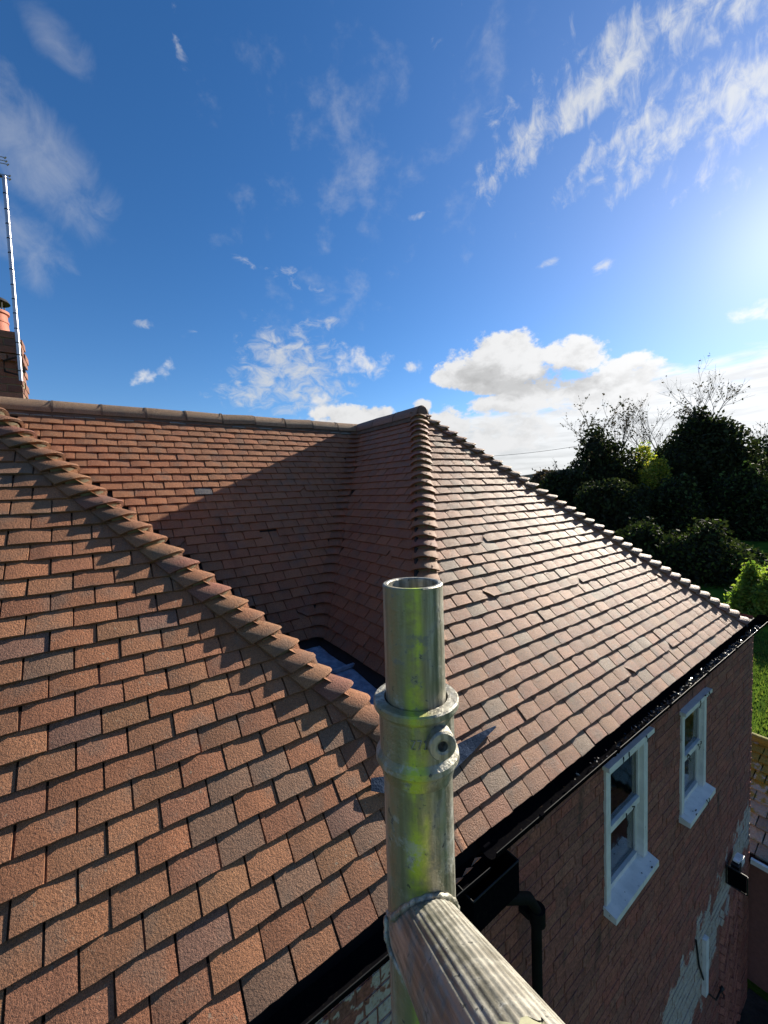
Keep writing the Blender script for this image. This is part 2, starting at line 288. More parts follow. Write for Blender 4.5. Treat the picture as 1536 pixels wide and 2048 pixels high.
q = mat('mossy_stone', .85); T = tint(q); P = q.pos; n = q.noise(P, 30, 6, .65); c = q.mix(n, q.mix(1, T, (.6, .6, .6), 'MULTIPLY'), q.mix(1, T, (1.3, 1.3, 1.3), 'MULTIPLY'))
sx = q.n('ShaderNodeSeparateXYZ'); q.L.new(P, sx.inputs[0]); mo = q.ramp(q.math('ADD', q.noise(P, 7, 5, .7), q.ramp(sx.outputs[1], 6.1, 7.4, -.14, .16, False)), .50, .60)
c = q.mix(mo, c, q.mix(n, (.05, .055, .012), (.30, .28, .03))); q.L.new(c, q.b.inputs['Base Color']); q.L.new(bump(q, n, .02), q.b.inputs['Normal']); M_SLATE = q.m

# ------------------------------------------------------------------ mesh helpers
class MB:
    def __init__(s): s.v = []; s.f = []; s.c = []; s.sm = []
    def add(s, vs, fs, col=(1, 1, 1), smooth=False):
        o = len(s.v); s.v += [tuple(map(float, p)) for p in vs]; s.f += [tuple(i+o for i in f) for f in fs]; s.c += [col]*len(fs); s.sm += [smooth]*len(fs)
    def join(s, m):
        o = len(s.v); s.v += m.v; s.f += [tuple(i+o for i in f) for f in m.f]; s.c += m.c; s.sm += m.sm
    def box(s, o, ax, lo, hi, col=(1, 1, 1), jit=0):
        ax = [np.asarray(a, float) for a in ax]; vs = []
        for k in range(8):
            p = [hi[i] if k >> i & 1 else lo[i] for i in range(3)]
            if jit: p = [a+random.uniform(-jit, jit) for a in p]
            vs.append(np.asarray(o)+ax[0]*p[0]+ax[1]*p[1]+ax[2]*p[2])
        s.add(vs, [(0, 2, 3, 1), (4, 5, 7, 6), (0, 1, 5, 4), (2, 6, 7, 3), (0, 4, 6, 2), (1, 3, 7, 5)], col)
    def tube(s, pts, rad, n=10, col=(1, 1, 1), cap=True, smooth=True, prof=None):
        pts = [np.asarray(p, float) for p in pts]; rad = rad if hasattr(rad, '__len__') else [rad]*len(pts); vs = []; ref = None
        for i, p in enumerate(pts):
            d = pts[min(i+1, len(pts)-1)]-pts[max(i-1, 0)]; d /= np.linalg.norm(d)
            if ref is None: ref = V(0, 0, 1) if abs(d[2]) < .9 else V(1, 0, 0)
            a = np.cross(d, ref); a /= np.linalg.norm(a); b = np.cross(d, a); ref = -b if False else ref
            for k in range(n):
                w = 2*math.pi*k/n; r = rad[i]*(prof[k] if prof is not None else 1); vs.append(p+(a*math.cos(w)+b*math.sin(w))*r)
        fs = [(i*n+k, i*n+(k+1) % n, (i+1)*n+(k+1) % n, (i+1)*n+k) for i in range(len(pts)-1) for k in range(n)]
        s.add(vs, fs, col, smooth)
        if cap: s.add(vs[:n], [tuple(range(n))], col); s.add(vs[-n:], [tuple(range(n))[::-1]], col)
    def lathe(s, o, axis, prof, n=48, col=(1, 1, 1), smooth=True):
        """prof: (radius, height) pairs about the axis; sharp corners doubled"""
        axis = axis/np.linalg.norm(axis); ref = V(1, 0, 0) if abs(axis[0]) < .9 else V(0, 1, 0); a = np.cross(axis, ref); a /= np.linalg.norm(a); b = np.cross(axis, a)
        for (r0, h0), (r1, h1) in zip(prof[:-1], prof[1:]):
            vs = [o+axis*h+(a*math.cos(2*math.pi*k/n)+b*math.sin(2*math.pi*k/n))*r for r, h in ((r0, h0), (r1, h1)) for k in range(n)]
            s.add(vs, [(k, (k+1) % n, n+(k+1) % n, n+k) for k in range(n)], col, smooth)
    def build(s, name, m, parent=None, origin=None, kind=None, label=None, col_attr=True):
        me = bpy.data.meshes.new(name); vs = np.array(s.v); o3 = np.zeros(3) if origin is None else np.asarray(origin, float)
        base = np.zeros(3)
        p = parent
        while p is not None: base = base+np.array(p['_o']) if '_o' in p else base; p = None
        me.from_pydata((vs-o3).tolist(), [], s.f)
        me.polygons.foreach_set('use_smooth', s.sm)
        at = me.color_attributes.new('tint', 'FLOAT_COLOR', 'CORNER')
        n = [len(f) for f in s.f]; arr = np.repeat(np.c_[np.array([c[:3] for c in s.c], float), np.ones(len(s.f))], n, axis=0)
        at.data.foreach_set('color', arr.ravel())
        me.materials.append(m); me.update()
        o = bpy.data.objects.new(name, me); COL.objects.link(o)
        if parent is not None and parent.rotation_mode == 'QUATERNION':
            pm = parent; w = Matrix.Translation(world_of(pm)) @ pm.rotation_quaternion.to_matrix().to_4x4(); o.parent = parent; o.matrix_parent_inverse = w.inverted(); o.location = Vector(o3)
        elif parent is not None: o.parent = parent; o.location = Vector(o3)-Vector(world_of(parent))
        else: o.location = Vector(o3)
        if kind: o['kind'] = kind
        if label: o['label'] = label
        return o
def world_of(o):
    l = Vector(o.location)
    while o.parent is not None: o = o.parent; l = l+Vector(o.location)
    return l
def tag(o, label, cat, group=None):
    o['label'] = label; o['category'] = cat
    if group: o['group'] = group
    return o
def thing(name, loc, label, cat, group=None):
    o = bpy.data.objects.new(name, None); COL.objects.link(o); o.location = loc; o.empty_display_size = .1
    return tag(o, label, cat, group)
def struct(o): o['kind'] = 'structure'; return o
def area_px(m):
    x, y, z = px(np.array(m.v))
    if (z < .05).any(): return 0
    if x.max() < 0 or x.min() > 1536 or y.max() < 0 or y.min() > 2048: return 0
    return (x.max()-x.min())*(y.max()-y.min())

# ------------------------------------------------------------------ roofs
TH = 0.8101; ct, st_ = math.cos(TH), math.sin(TH); TAN = math.tan(TH); G = .10052; TW = .1665
ZT = 2.60                                                   # ridge level
YA, YB, XA = -1.12, 2.90, -ZT/TAN                          # ridge lines of the two wings, hip apex
KA, KB, KR = .97, .85, 1.10                                 # plan slopes of the hips
XC = -3.86                                                  # ridge of the rear range
PAL = [tuple(np.array(c)*V(1.09, .87, .65)) for c in ((.37, .185, .115), (.34, .165, .105), (.33, .19, .125), (.30, .175, .115), (.36, .20, .125), (.31, .15, .105), (.28, .165, .115), (.26, .135, .11), (.40, .23, .15), (.29, .19, .12))]
_mean = np.mean(PAL, axis=0)*V(1.03, 1.0, .94); PAL = [tuple(np.array(c)*.5+_mean*.5) for c in PAL]
def tcol(old=0.0):
    c = np.array(random.choice(PAL))*random.uniform(.82, 1.15)
    if random.random() < .05: c = np.array((.30, .165, .10))*random.uniform(.8, 1.0)
    if random.random() < .05: c = np.array((.27, .135, .09))
    return tuple(c)
def tile_mesh(p, u, v, n, w, L=.185, broken=False, col=None, wob=1.0, base=0.0):
    """p = middle of the tail edge on the roof plane; u across, v up the slope, n out of it"""
    rot = random.gauss(0, .011)*wob; u2 = u*math.cos(rot)+v*math.sin(rot); v2 = v*math.cos(rot)-u*math.sin(rot)
    p = p+v*random.gauss(0, .0017)*wob+n*(random.gauss(0, .0011)*wob+base); tw = random.gauss(0, .007)*wob
    cam_ = random.uniform(.0014, .0044); lc = random.uniform(.001, .003); T = .0150; fall = .145
    xs = [-.49, -.26, -.09, .09, .26, .49]; ys = [.0015, .012, .06, .115, L]; top = []
    chip = broken and random.choice((-1, 1))
    jj = [random.gauss(0, .0007) for _ in xs]
    for j, y in enumerate(ys):
        for i, x in enumerate(xs):
            e = 0
            yy = y+(jj[i] if j < 2 else 0)
            if chip and j < 3 and x*chip > .1: yy = max(yy, .012+.05*(abs(x)-.1)/.4+.004*j)
            z = -fall*y+cam_*(1-(2*x)**2)-lc*((.1-y)/.1 if y < .1 else 0)-e+tw*x*w/.165*.5
            top.append(p+u2*(x*w)+v2*yy+n*z)
    m = MB(); c = col or tcol(); nx = 6
    m.add(top, [(j*nx+i, j*nx+i+1, (j+1)*nx+i+1, (j+1)*nx+i) for j in range(4) for i in range(5)], c, True)
    ring = [0, 1, 2, 3, 4, 5]; ed = [top[i]-n*.0014-v2*.0015+(u2*(.0014*(1 if i == 5 else -1)) if i in (0, 5) else 0) for i in ring]; dn = [p_-n*T for p_ in ed]; dk = tuple(k*.8 for k in c)
    m.add([top[i] for i in ring]+ed+dn, [(i+1, i, 6+i, 7+i) for i in range(5)]+[(7+i, 6+i, 12+i, 13+i) for i in range(5)], dk)
    for side in (0, 5):
        idx = [side+nx*j for j in range(4)]; vs = [top[i] for i in idx]+[top[i]-n*T+u2*(.0014*(1 if side else -1)) for i in idx]
        f = [(k, k+1, 5+k, 4+k) for k in range(3)]; m.add(vs, f if side == 0 else [g[::-1] for g in f], dk)
    return m
def bonnet_mesh(corner, hd, e1, e2, n1_, n2_, col, lift=.0, valley=False, aw=.15, bw=.13):
    """arched tile over a hip (or dished in a valley): corner = point where two courses meet, hd = up the hip"""
    o = -(e1+e2); o /= np.linalg.norm(o); up = V(0, 0, 1); T = .017; N = 10; rows = []
    for s_, wd, dn_ in ((0, 1.0, 0.0), (.012, 1.0, .0), (.11, .93, .024), (.20, .86, .044)):
        c0 = corner+hd*s_; r = []
        for i in range(N+1):
            k = i/N; q0 = c0+e1*aw*wd; q2 = c0+e2*bw*wd
            if valley: q1 = c0+o*.01-up*.005
            else: q1 = c0+o*.052+up*.056
            b = (1-k)**2*q0+2*k*(1-k)*q1+k*k*q2
            nn = n1_*(1-k)+n2_*k; nn /= np.linalg.norm(nn)
            hump = math.sin(math.pi*k); b = b+nn*((.0215+.006*hump*(not valley))-dn_*(1+(.75*hump if not valley else 0))+lift-(.0018 if s_ == 0 else 0)) + (V(0, 0, 1)*(-.003) if i in (0, N) else 0)
            r.append((b, nn))
        rows.append(r)
    m = MB(); vs = [b for r in rows for b, _ in r]; nx = N+1
    m.add(vs, [(j*nx+i, j*nx+i+1, (j+1)*nx+i+1, (j+1)*nx+i) for j in range(3) for i in range(N)], col, True)
    dk = tuple(k*.8 for k in col)
    vs = [b for b, _ in rows[0]]+[b-nn*T+hd*.004 for b, nn in rows[0]]; m.add(vs, [(i+1, i, nx+i, nx+i+1) for i in range(N)], dk)
    for e in (0, N):
        vs = [r[e][0] for r in rows]+[r[e][0]-r[e][1]*T for r in rows]; f = [(k, k+1, 5+k, 4+k) for k in range(3)]; m.add(vs, f if e == 0 else [g[::-1] for g in f], dk)
    # make all faces look outward
    return m
def mortar_fill(corner, hd, e1, e2, n1_, n2_):
    m = MB(); o = -(e1+e2)/np.linalg.norm(e1+e2); rows = []
    for s_, dz in ((.006, .0), (.008, -.03)):
        r = []
        for i in range(9):
            k = .12+.76*i/8; c0 = corner+hd*s_; q0 = c0+e1*.145; q2 = c0+e2*.13; q1 = c0+o*.052+V(0, 0, .056)
            nn = n1_*(1-k)+n2_*k; nn /= np.linalg.norm(nn); r.append((1-k)**2*q0+2*k*(1-k)*q1+k*k*q2+nn*(.0035+dz+random.uniform(-.001, .0)))
        rows += r
    m.add(rows, [(i, i+1, 10+i, 9+i) for i in range(8)], (1, 1, 1), True)
    return m

def course_tiles(P0, u, v, n, levels, span, phase=0.0, missing=(), colf=None, wob=1.0, gauge=G, skip=None):
    """P0: point on eave line at u=0; levels: iterable of course numbers; span(k)->(u0,u1)"""
    out = []
    for k in levels:
        u0, u1 = span(k)
        if u1-u0 < .03: continue
        off = (phase+(.5 if k % 2 else 0)) % 1.0
        j0 = math.floor(u0/TW-off); j1 = math.ceil(u1/TW-off)
        for j in range(j0, j1):
            a = (j+off)*TW; b = a+TW; a2 = max(a, u0); b2 = min(b, u1)
            if b2-a2 < .035: continue
            if skip and skip(k, (a2+b2)/2): continue
            g = random.uniform(.003, .006); br = (random.random() < .008)
            p = P0+u*((a2+b2)/2)+v*(k*gauge)
            out.append(tile_mesh(p, u, v, n, b2-a2-g, broken=br, col=colf(k, j) if colf else None, wob=wob, L=min(.185, .185)))
    return out
def finish_tiles(meshes, root, m, limit=300, name='tile', rest='hidden_tiles'):
    sc = sorted(range(len(meshes)), key=lambda i: -area_px(meshes[i])); rest_mb = MB(); nrest = 0
    for r, i in enumerate(sc):
        mm = meshes[i]
        if r < limit and area_px(mm) > 60:
            mm.build(name, m, root, origin=np.mean(mm.v, axis=0))
        else: rest_mb.join(mm); nrest += 1
    if nrest: rest_mb.build(rest, m, root, kind='stuff')

# front plane shared by both wings
FU, FV, FN = V(0, 1, 0), V(-ct, 0, st_), V(st_, 0, ct)
def zk(k): return k*G*st_
def hipA_y(z): return YA+(ZT-z)/TAN*KA
def hipB_y(z): return YB-(ZT-z)/TAN*KB
def hipR_y(z): return YB+(ZT-z)/TAN*KR
ZM = 0.33                                                    # where the two wings part above the shared eave strip
NK = int(ZT/st_/G)
near = thing('tiled_roof', (-.6, -1.0, .6), 'nearest wing of brown clay plain tiles, its mossy bonnet hip running down to the scaffold tube', 'roof')
far = thing('tiled_roof', (-1.2, 3.0, 1.2), 'hipped wing beyond the scaffold tube, sunlit end slope above the black gutter and shaded left slope', 'roof')
rear = thing('tiled_roof', (-3.4, 1.0, 2.0), 'rear roof slope under the long half-round ridge at left, half in shadow', 'roof')
def ysplit(k): return 1.03
def spanA(k):
    z = zk(k); return (-3.4, (hipA_y(z)-.05) if z > ZM else (YA+(ZT-ZM)/TAN*KA-.02))
def spanB(k):
    z = zk(k); return ((hipB_y(z)+.05) if z > ZM else (YA+(ZT-ZM)/TAN*KA-.02), hipR_y(z)-.05)
lead_zone = lambda k, y: False
tA = course_tiles(V(0, 0, 0), FU, FV, FN, range(0, NK), spanA, colf=lambda k, j: tcol())
def colB(k, j):
    c = np.array(random.choice(PAL))*random.uniform(.8, 1.15)
    if random.random() < .04: c = np.array((.29, .19, .12))
    return tuple(c)
tB = course_tiles(V(0, 0, 0), FU, FV, FN, range(0, NK), spanB, colf=colB, wob=.8)
# left slope of the far wing
TANL = TAN/KB; PHL = math.atan(TANL); cl, sl = math.cos(PHL), math.sin(PHL)
LU, LV, LN = V(1, 0, 0), V(0, cl, sl), V(0, -sl, cl)
yL0 = YB-ZT/TANL; GL = G*st_/sl
def valB_x(z): return XC+(ZT-z)/TAN
KLOW = 6
tL = course_tiles(V(0, yL0, 0), LU, LV, LN, range(KLOW, NK), lambda k: (valB_x(zk(k))+.04, -zk(k)/TAN-.05), phase=.3, wob=.7, gauge=GL,
                  skip=lambda k, x: k == 22 and abs(x+2.8) < .09, colf=lambda k, j: tuple(np.array(random.choice(PAL[:6]))*random.uniform(.85, 1.0)))
# right slope of the far wing
TANR = TAN/KR; PHR = math.atan(TANR); cr, sr = math.cos(PHR), math.sin(PHR)
RU, RV, RN = V(-1, 0, 0), V(0, -cr, sr), V(0, sr, cr); yR0 = YB+ZT/TANR; GR = G*st_/sr
tR = course_tiles(V(0, yR0, 0), RU, RV, RN, range(0, NK), lambda k: (zk(k)/TAN+.05, 3.8), phase=.6, wob=.7, gauge=GR)
# right slope of the near wing
TANA = TAN/KA; PHA = math.atan(TANA); ca_, sa_ = math.cos(PHA), math.sin(PHA)
AU, AV, AN = V(-1, 0, 0), V(0, -ca_, sa_), V(0, sa_, ca_); yA0 = YA+ZT/TANA; GA = G*st_/sa_
tAr = course_tiles(V(0, yA0, 0), AU, AV, AN, range(KLOW, NK), lambda k: (zk(k)/TAN+.05, -valB_x(zk(k))-.04), wob=.8, gauge=GA)
# rear range
CU, CV, CN = V(0, 1, 0), V(-ct, 0, st_), V(st_, 0, ct); XC0 = XC+ZT/TAN
def spanC(k):
    z = zk(k); yl = YA+(ZT-z)/TANA; yr = YB-(ZT-z)/TANL
    return (yl+.03, yr-.04)
def colC(k, j):
    if k == 23 and j == 2: return (.10, .10, .11)
    c = np.array(random.choice(PAL[:6]))*random.uniform(.9, 1.15); 
    if k == NK-1 and random.random() < .4: c = np.array((.30, .30, .26))
    return tuple(c)
tC = course_tiles(V(XC0, 0, 0), CU, CV, CN, range(KLOW, NK), spanC, phase=.25, wob=.8, colf=colC, skip=lambda k, y: (k == 17 and abs(y-1.05) < .09))
tCl = course_tiles(V(XC0, 0, 0), CU, CV, CN, range(KLOW, NK), lambda k: (-4.0, YA-(ZT-zk(k))/TANA), phase=.25, wob=.8)
finish_tiles(tA, near, M_TILE); finish_tiles(tAr, near, M_TILE, 0, rest='back_slope_tiles')
finish_tiles(tB+tL, far, M_TILEW); finish_tiles(tR, far, M_TILEW, 0, rest='back_slope_tiles')
finish_tiles(tC+tCl, rear, M_TILE)

# boarding under the tiles (closed body so nothing shows through)
def slab(name, pts, off, nrm, m, parent, th=.03):
    b = MB(); n = len(pts); a = [np.asarray(p)-nrm*off for p in pts]; c = [p-nrm*th for p in a]
    b.add(a+c, [tuple(range(n)), tuple(range(n, 2*n))[::-1]]+[(i, (i+1) % n, n+(i+1) % n, n+i)[::-1] for i in range(n)])
    return b.build(name, m, parent)
OFF = .036
yj = YA+(ZT-ZM)/TAN*KA
apA, apB = V(XA, YA, ZT), V(XA, YB, ZT)
slab('roof_board', [V(.0, -3.4, 0), V(0, yj, 0), V(-ZM/TAN, yj, ZM), apA, V(XA, -3.4, ZT)], OFF, FN, M_UNDER, near)
slab('roof_board', [V(.0, yj, 0), V(0, yR0, 0), apB, V(-ZM/TAN, yj, ZM)], OFF, FN, M_UNDER, far)
slab('roof_board', [V(-.30/TAN, hipB_y(.30), .30), apB, V(-6, YB, ZT), V(-6, hipB_y(.30), .30)], OFF, LN, M_UNDER, far)
slab('roof_board', [V(0, yR0, 0), V(-6, yR0, 0), V(-6, YB, ZT), apB], OFF, RN, M_UNDER, far)
slab('roof_board', [V(-.30/TAN, hipA_y(.30), .30), V(-6, hipA_y(.30), .30), V(-6, YA, ZT), apA], OFF, AN, M_UNDER, near)
slab('roof_board', [V(XC+(ZT-.3)/TAN, -4, .3), V(XC+(ZT-.3)/TAN, YB+.1, .3), V(XC, YB+.1, ZT), V(XC, -4, ZT)], OFF, CN, M_UNDER, rear)
slab('roof_board', [V(XC, -4, ZT), V(XC, YB+.1, ZT), V(XC-2.4, YB+.1, .1), V(XC-2.4, -4, .1)], OFF, V(-st_, 0, ct), M_UNDER, rear)

# bonnet tiles
def hip(hy, sgn, root, kmin, kmax, tanO, nO, fill=True, valley=False, moss=1.0):
    for k in range(kmin, kmax):
        z = zk(k); y = hy(z); c = V(-z/TAN, y, z); z2 = z+.1; up = V(-z2/TAN, hy(z2), z2)-c; up /= np.linalg.norm(up)
        e1 = V(0, -sgn, 0); e2 = V(-1, 0, 0)
        col = np.array(random.choice([(.38, .168, .082), (.40, .175, .085), (.34, .155, .08), (.37, .178, .085), (.32, .13, .085), (.36, .175, .085)]))*random.uniform(.85, 1.1)
        cj = c+V(0, random.gauss(0, .004), random.gauss(0, .002))
        mm = bonnet_mesh(cj, up, e1, e2, FN, nO, tuple(col), aw=random.uniform(.135, .165), bw=random.uniform(.12, .14))
        mm.build('bonnet_tile', M_BON if root is near else M_TILEW, root, origin=c)
        if fill: mf.join(mortar_fill(c, up, e1, e2, FN, nO))
mf = MB(); hip(hipA_y, 1, near, 5, NK, TANA, AN); mf.build('hip_mortar', M_MORTAR, near)
mf = MB(); hip(hipB_y, -1, far, 5, NK, TANL, LN); hip(hipR_y, 1, far, 0, NK, TANR, RN); mf.build('hip_mortar', M_MORTAR, far)
# dished valley tiles between the rear range and the far wing
for k in range(KLOW, NK):
    z = zk(k); c = V(valB_x(z), YB-(ZT-z)/TANL, z); z2 = z+.1; up = V(valB_x(z2), YB-(ZT-z2)/TANL, z2)-c; up /= np.linalg.norm(up)
    col = tuple(np.array(random.choice(PAL[:6]))*random.uniform(.75, .95))
    mm = bonnet_mesh(c, up, V(0, -1, 0), V(1, 0, 0), CN, LN, col, valley=True, aw=.10, bw=.10, lift=-.012)
    mm.build('valley_tile', M_TILEW, rear, origin=c)

# ridge tiles: half-round, butted with mortar rings
def ridge_line(p0, p1, root, L=.40, r=.105, drop=.125, col0=(.34, .225, .14)):
    d = p1-p0; n = max(1, round(np.linalg.norm(d)/L)); d = d/n; dn = d/np.linalg.norm(d); side = np.cross(dn, V(0, 0, 1)); side /= np.linalg.norm(side)
    jm = MB()
    for i in range(n):
        a = p0+d*i+dn*.004; b = p0+d*(i+1)-dn*.006; tilt = random.gauss(0, .004); m = MB(); N = 14; rs = []
        col = tuple(np.array(col0)*random.uniform(.85, 1.2))
        for (pt, rr, dz) in ((a, r-.013, tilt), (a, r, tilt), (b, r*.985, -tilt), (b, r-.014, -tilt)):
            rs.append([pt+side*(math.cos(math.pi*(.02+.96*q/N))*rr)+V(0, 0, math.sin(math.pi*(.02+.96*q/N))*rr*1.3-drop+dz) for q in range(N+1)])
        vs = [p for r_ in rs for p in r_]; nx = N+1
        m.add(vs[nx:3*nx], [(i_, i_+1, nx+i_+1, nx+i_) for i_ in range(N)], col, True)
        for j in (0, 2): m.add(vs[j*nx:(j+2)*nx], [(i_, i_+1, nx+i_+1, nx+i_) for i_ in range(N)], tuple(c*.8 for c in col))
        m.build('ridge_tile', M_BON if root is rear else M_TILEW, root, origin=(a+b)/2)
        if i:
            q0 = p0+d*i; rr = r+.002; N2 = 14
            vs = [q0+dn*s_+side*(math.cos(math.pi*q/N2)*rr*(1+random.uniform(-.02, .03)))+V(0, 0, math.sin(math.pi*q/N2)*rr*1.3-drop) for s_ in (-.008, .010) for q in range(N2+1)]
            jm.add(vs, [(k, k+1, N2+2+k, N2+1+k) for k in range(N2)], (1, 1, 1), True)
    for sg in (-1, 1):
        a0, a1 = p0+side*sg*(r-.016)+V(0, 0, -drop+.012), p1+side*sg*(r-.016)+V(0, 0, -drop+.012); k0, k1 = p0+side*sg*(r+.012)+V(0, 0, -.175), p1+side*sg*(r+.012)+V(0, 0, -.175)
        jm.add([a0, a1, k1, k0], [(0, 1, 2, 3)], (1, 1, 1))
    if jm.v: jm.build('ridge_mortar', M_BED, root)
RZ = ZT+.035
ridge_line(V(XC, -4.15, RZ), V(XC, YB, RZ), rear)
ridge_line(V(XC+.06, YB, RZ), V(XA+.09, YB, RZ), far, L=.45, col0=(.22, .12, .08))
ridge_line(V(XC+.06, YA, RZ), V(XA+.06, YA, RZ), near, L=.45)
m = MB(); m.lathe(V(XA+.085, YB, RZ-.07), V(1, 0, 0), [(.080, .0), (.07, .008), (.0, .012)], 24, (.17, .085, .06)); m.build('ridge_end', M_TILEW, far)

# lead-lined flat gutter between the wings
ZF = .372; m = MB(); xs = np.linspace(-2.6, -.33, 24); ys = np.linspace(.80, 1.24, 8); vs = []
for x in xs:
    for y in ys: vs.append(V(x, y, ZF-.03*(x+2.6)/2.3+.005*math.sin(x*9)+random.uniform(-.002, .002)+(.03 if y > 1.2 or y < .84 else 0)))
m.add(vs, [(i*8+j, (i+1)*8+j, (i+1)*8+j+1, i*8+j+1) for i in range(23) for j in range(7)], smooth=True)
for xr in (-1.9, -1.25, -.7): m.box(V(xr, 1.02, ZF-.005), (V(1, 0, 0), V(0, 1, 0), V(0, 0, 1)), (-.012, -.19, 0), (.012, .19, .022))
gl = m.build('lead_gutter', M_LINING); tag(gl, 'dull blue-grey lead sheet lining the shaded gutter between the two tiled wings', 'lead flashing')
m = MB(); ax = (V(1, 0, 0), V(0, 1, 0), V(0, 0, 1))
def fp(y, z, o): return V(-z/TAN, y, z)+FN*o
# apron dressed over the tiles at the mouth of the gutter
def at_front(x, y, off=.02): v = ray(x, y); return CAM+v*((off-FN@CAM)/(FN@v))
et = [(742, 1556), (775, 1552), (830, 1535), (880, 1508), (915, 1488), (950, 1470), (975, 1458), (991, 1451)]
eb = [(742, 1582), (775, 1588), (830, 1585), (880, 1562), (908, 1541), (945, 1505), (975, 1472), (992, 1455)]
vs = []
for a_, b_ in zip(et, eb):
    pa, pb = at_front(*a_, .010), at_front(*b_, .016)
    for kk in range(5): vs.append(pa+(pb-pa)*kk/4+FN*random.uniform(-.003, .003))
m.add(vs, [(i*5+j, i*5+j+1, (i+1)*5+j+1, (i+1)*5+j) for i in range(7) for j in range(4)], smooth=True)
o = m.build('lead_apron', M_LEAD, None); tag(o, 'pointed dark lead apron lying over the tiles just right of the scaffold collar', 'lead flashing')

# ------------------------------------------------------------------ gutters, hopper, downpipe
def gutter(name, y0, y1, xl, zl, dz, label, tail=0):
    root = thing(name, (xl-.05, y0, zl-.05), label, 'gutter'); m = MB(); r = .058; N = 12; T = .004; cx = xl-r
    ys = np.linspace(y0, y1, max(2, int((y1-y0)/.25))); outer = []; inner = []
    for y in ys:
        zz = zl+dz*(y-y0)/(y1-y0)+random.uniform(-.002, .002)
        outer.append([V(cx+math.cos(math.pi*q/N)*(r+T), y, zz-math.sin(math.pi*q/N)*(r*1.05+T)) for q in range(N+1)])
        inner.append([V(cx+math.cos(math.pi*q/N)*r, y, zz-math.sin(math.pi*q/N)*r*1.05) for q in range(N+1)])
    nx = N+1; n = len(ys)
    for R_, fl in ((outer, 0), (inner, 1)):
        vs = [p for r_ in R_ for p in r_]; fs = [(i*nx+j, i*nx+j+1, (i+1)*nx+j+1, (i+1)*nx+j) for i in range(n-1) for j in range(N)]
        m.add(vs, fs if fl else [f[::-1] for f in fs], smooth=True)
    for e in (0, N): m.add([r_[e] for r_ in outer]+[r_[e] for r_ in inner], [(i, i+1, n+i+1, n+i) for i in range(n-1)])
    m.build('channel', M_BLACK, root)
    b = MB(); b.tube([V(xl+.002, y, zl+dz*(y-y0)/(y1-y0)+.001) for y in ys], .0022, 8); b.build('rim', M_RIM, root)
    y = y0+.35
    while y < y1-.1:
        zz = zl+dz*(y-y0)/(y1-y0)
        b = MB(); b.add([V(cx+math.cos(math.pi*q/8)*(r+.009), y+s_, zz-math.sin(math.pi*q/8)*(r*1.05+.009)) for s_ in (-.014, .014) for q in range(9)], [(i, i+1, 10+i, 9+i) for i in range(8)], smooth=True)
        b.box(V(xl, y, zz), ax, (-.004, -.014, -.004), (.012, .014, .008)); b.build('bracket', M_BLACK, root); y += .82
    return root, cx, r
gB, cxB, rB = gutter('gutter', 1.08, 6.0, .095, -.004, -.035, 'long black gutter clogged with wet leaves along the far wing, above the two windows')
gA, cxA, rA = gutter('gutter', -3.0, 1.05, .085, .03, -.09, 'empty black gutter along the eave of the nearest wing, left of the scaffold tube')
# joint union and end cap
m = MB(); m.tube([V(.04, 6.0, -.045), V(.04, 6.015, -.045)], .062, 20); m.build('end_cap', M_BLACK, gB)
m = MB(); m.tube([V(.04, 1.06, -.01), V(.04, 1.10, -.01)], .008, 6); m.build('stop_end', M_BLACK, gB)
# return gutter along the far side eave
gS = thing('gutter', (-.1, 5.9, -.05), 'short return of black gutter turning away at the far hip corner', 'gutter'); m = MB()
for (r, s_) in ((.062, 1), (.058, -1)):
    xs = (-3.5, .035); vs = [V(x, yR0+.10+math.cos(math.pi*q/10)*r, -.045-math.sin(math.pi*q/10)*r) for x in xs for q in range(11)]
    m.add(vs, [(i, i+1, 12+i, 11+i) for i in range(10)], smooth=True)
m.build('channel', M_BLACK, gS)
# leaf litter: thin curled flakes
m = MB()
for i in range(2600):
    y = 1.25+4.55*random.random()**.85; f = min(1, max(.04, (y-1.7)/2.4))
    if random.random() > f: continue
    x = cxB+random.uniform(-.2, 1)*rB*.92; zz = -.004-.035*(y-1.08)/4.85; dpt = rB*math.sqrt(max(0, 1-((x-cxB)/rB)**2)); z = zz-min(dpt, .035)+random.uniform(0, .014)*f
    a = V(*rng.normal(size=3)); a[2] *= .5; a /= np.linalg.norm(a); b = np.cross(a, V(*rng.normal(size=3))); b /= np.linalg.norm(b); s_ = random.uniform(.005, .015); w_ = s_*random.uniform(.3, .6)
    c = V(x, y, z+.004); bend = np.cross(a, b)*s_*.35
    col = random.choice([(.03, .02, .012), (.015, .012, .01), (.05, .035, .02), (.02, .02, .012)])
    m.add([c-a*s_, c-b*w_+bend, c+a*s_, c+b*w_+bend], [(0, 1, 2), (0, 2, 3)], col)
m.build('wet_leaves', M_WET, None, kind='stuff'); o = bpy.data.objects['wet_leaves']; tag(o, 'glinting wet leaf litter lying in the long black gutter', 'leaf litter')
m = MB()
for (y, x) in ((.93, .062), (.80, .058), (.86, .07), (.70, .066), (1.00, .05)):
    c = V(x, y, -.03+.05*(1-y)); a = V(.3, 1, .5)*.028; b = V(.9, -.2, .35)*.014; m.add([c-a, c-b+V(0, 0, .01), c+a*.9, c+b+V(0, 0, .012)], [(0, 1, 2), (0, 2, 3)], (.30, .15, .05))
o = m.build('dead_leaves', M_WET, None, kind='stuff'); tag(o, 'brown dead leaves caught on the rim of the near gutter', 'leaf litter')
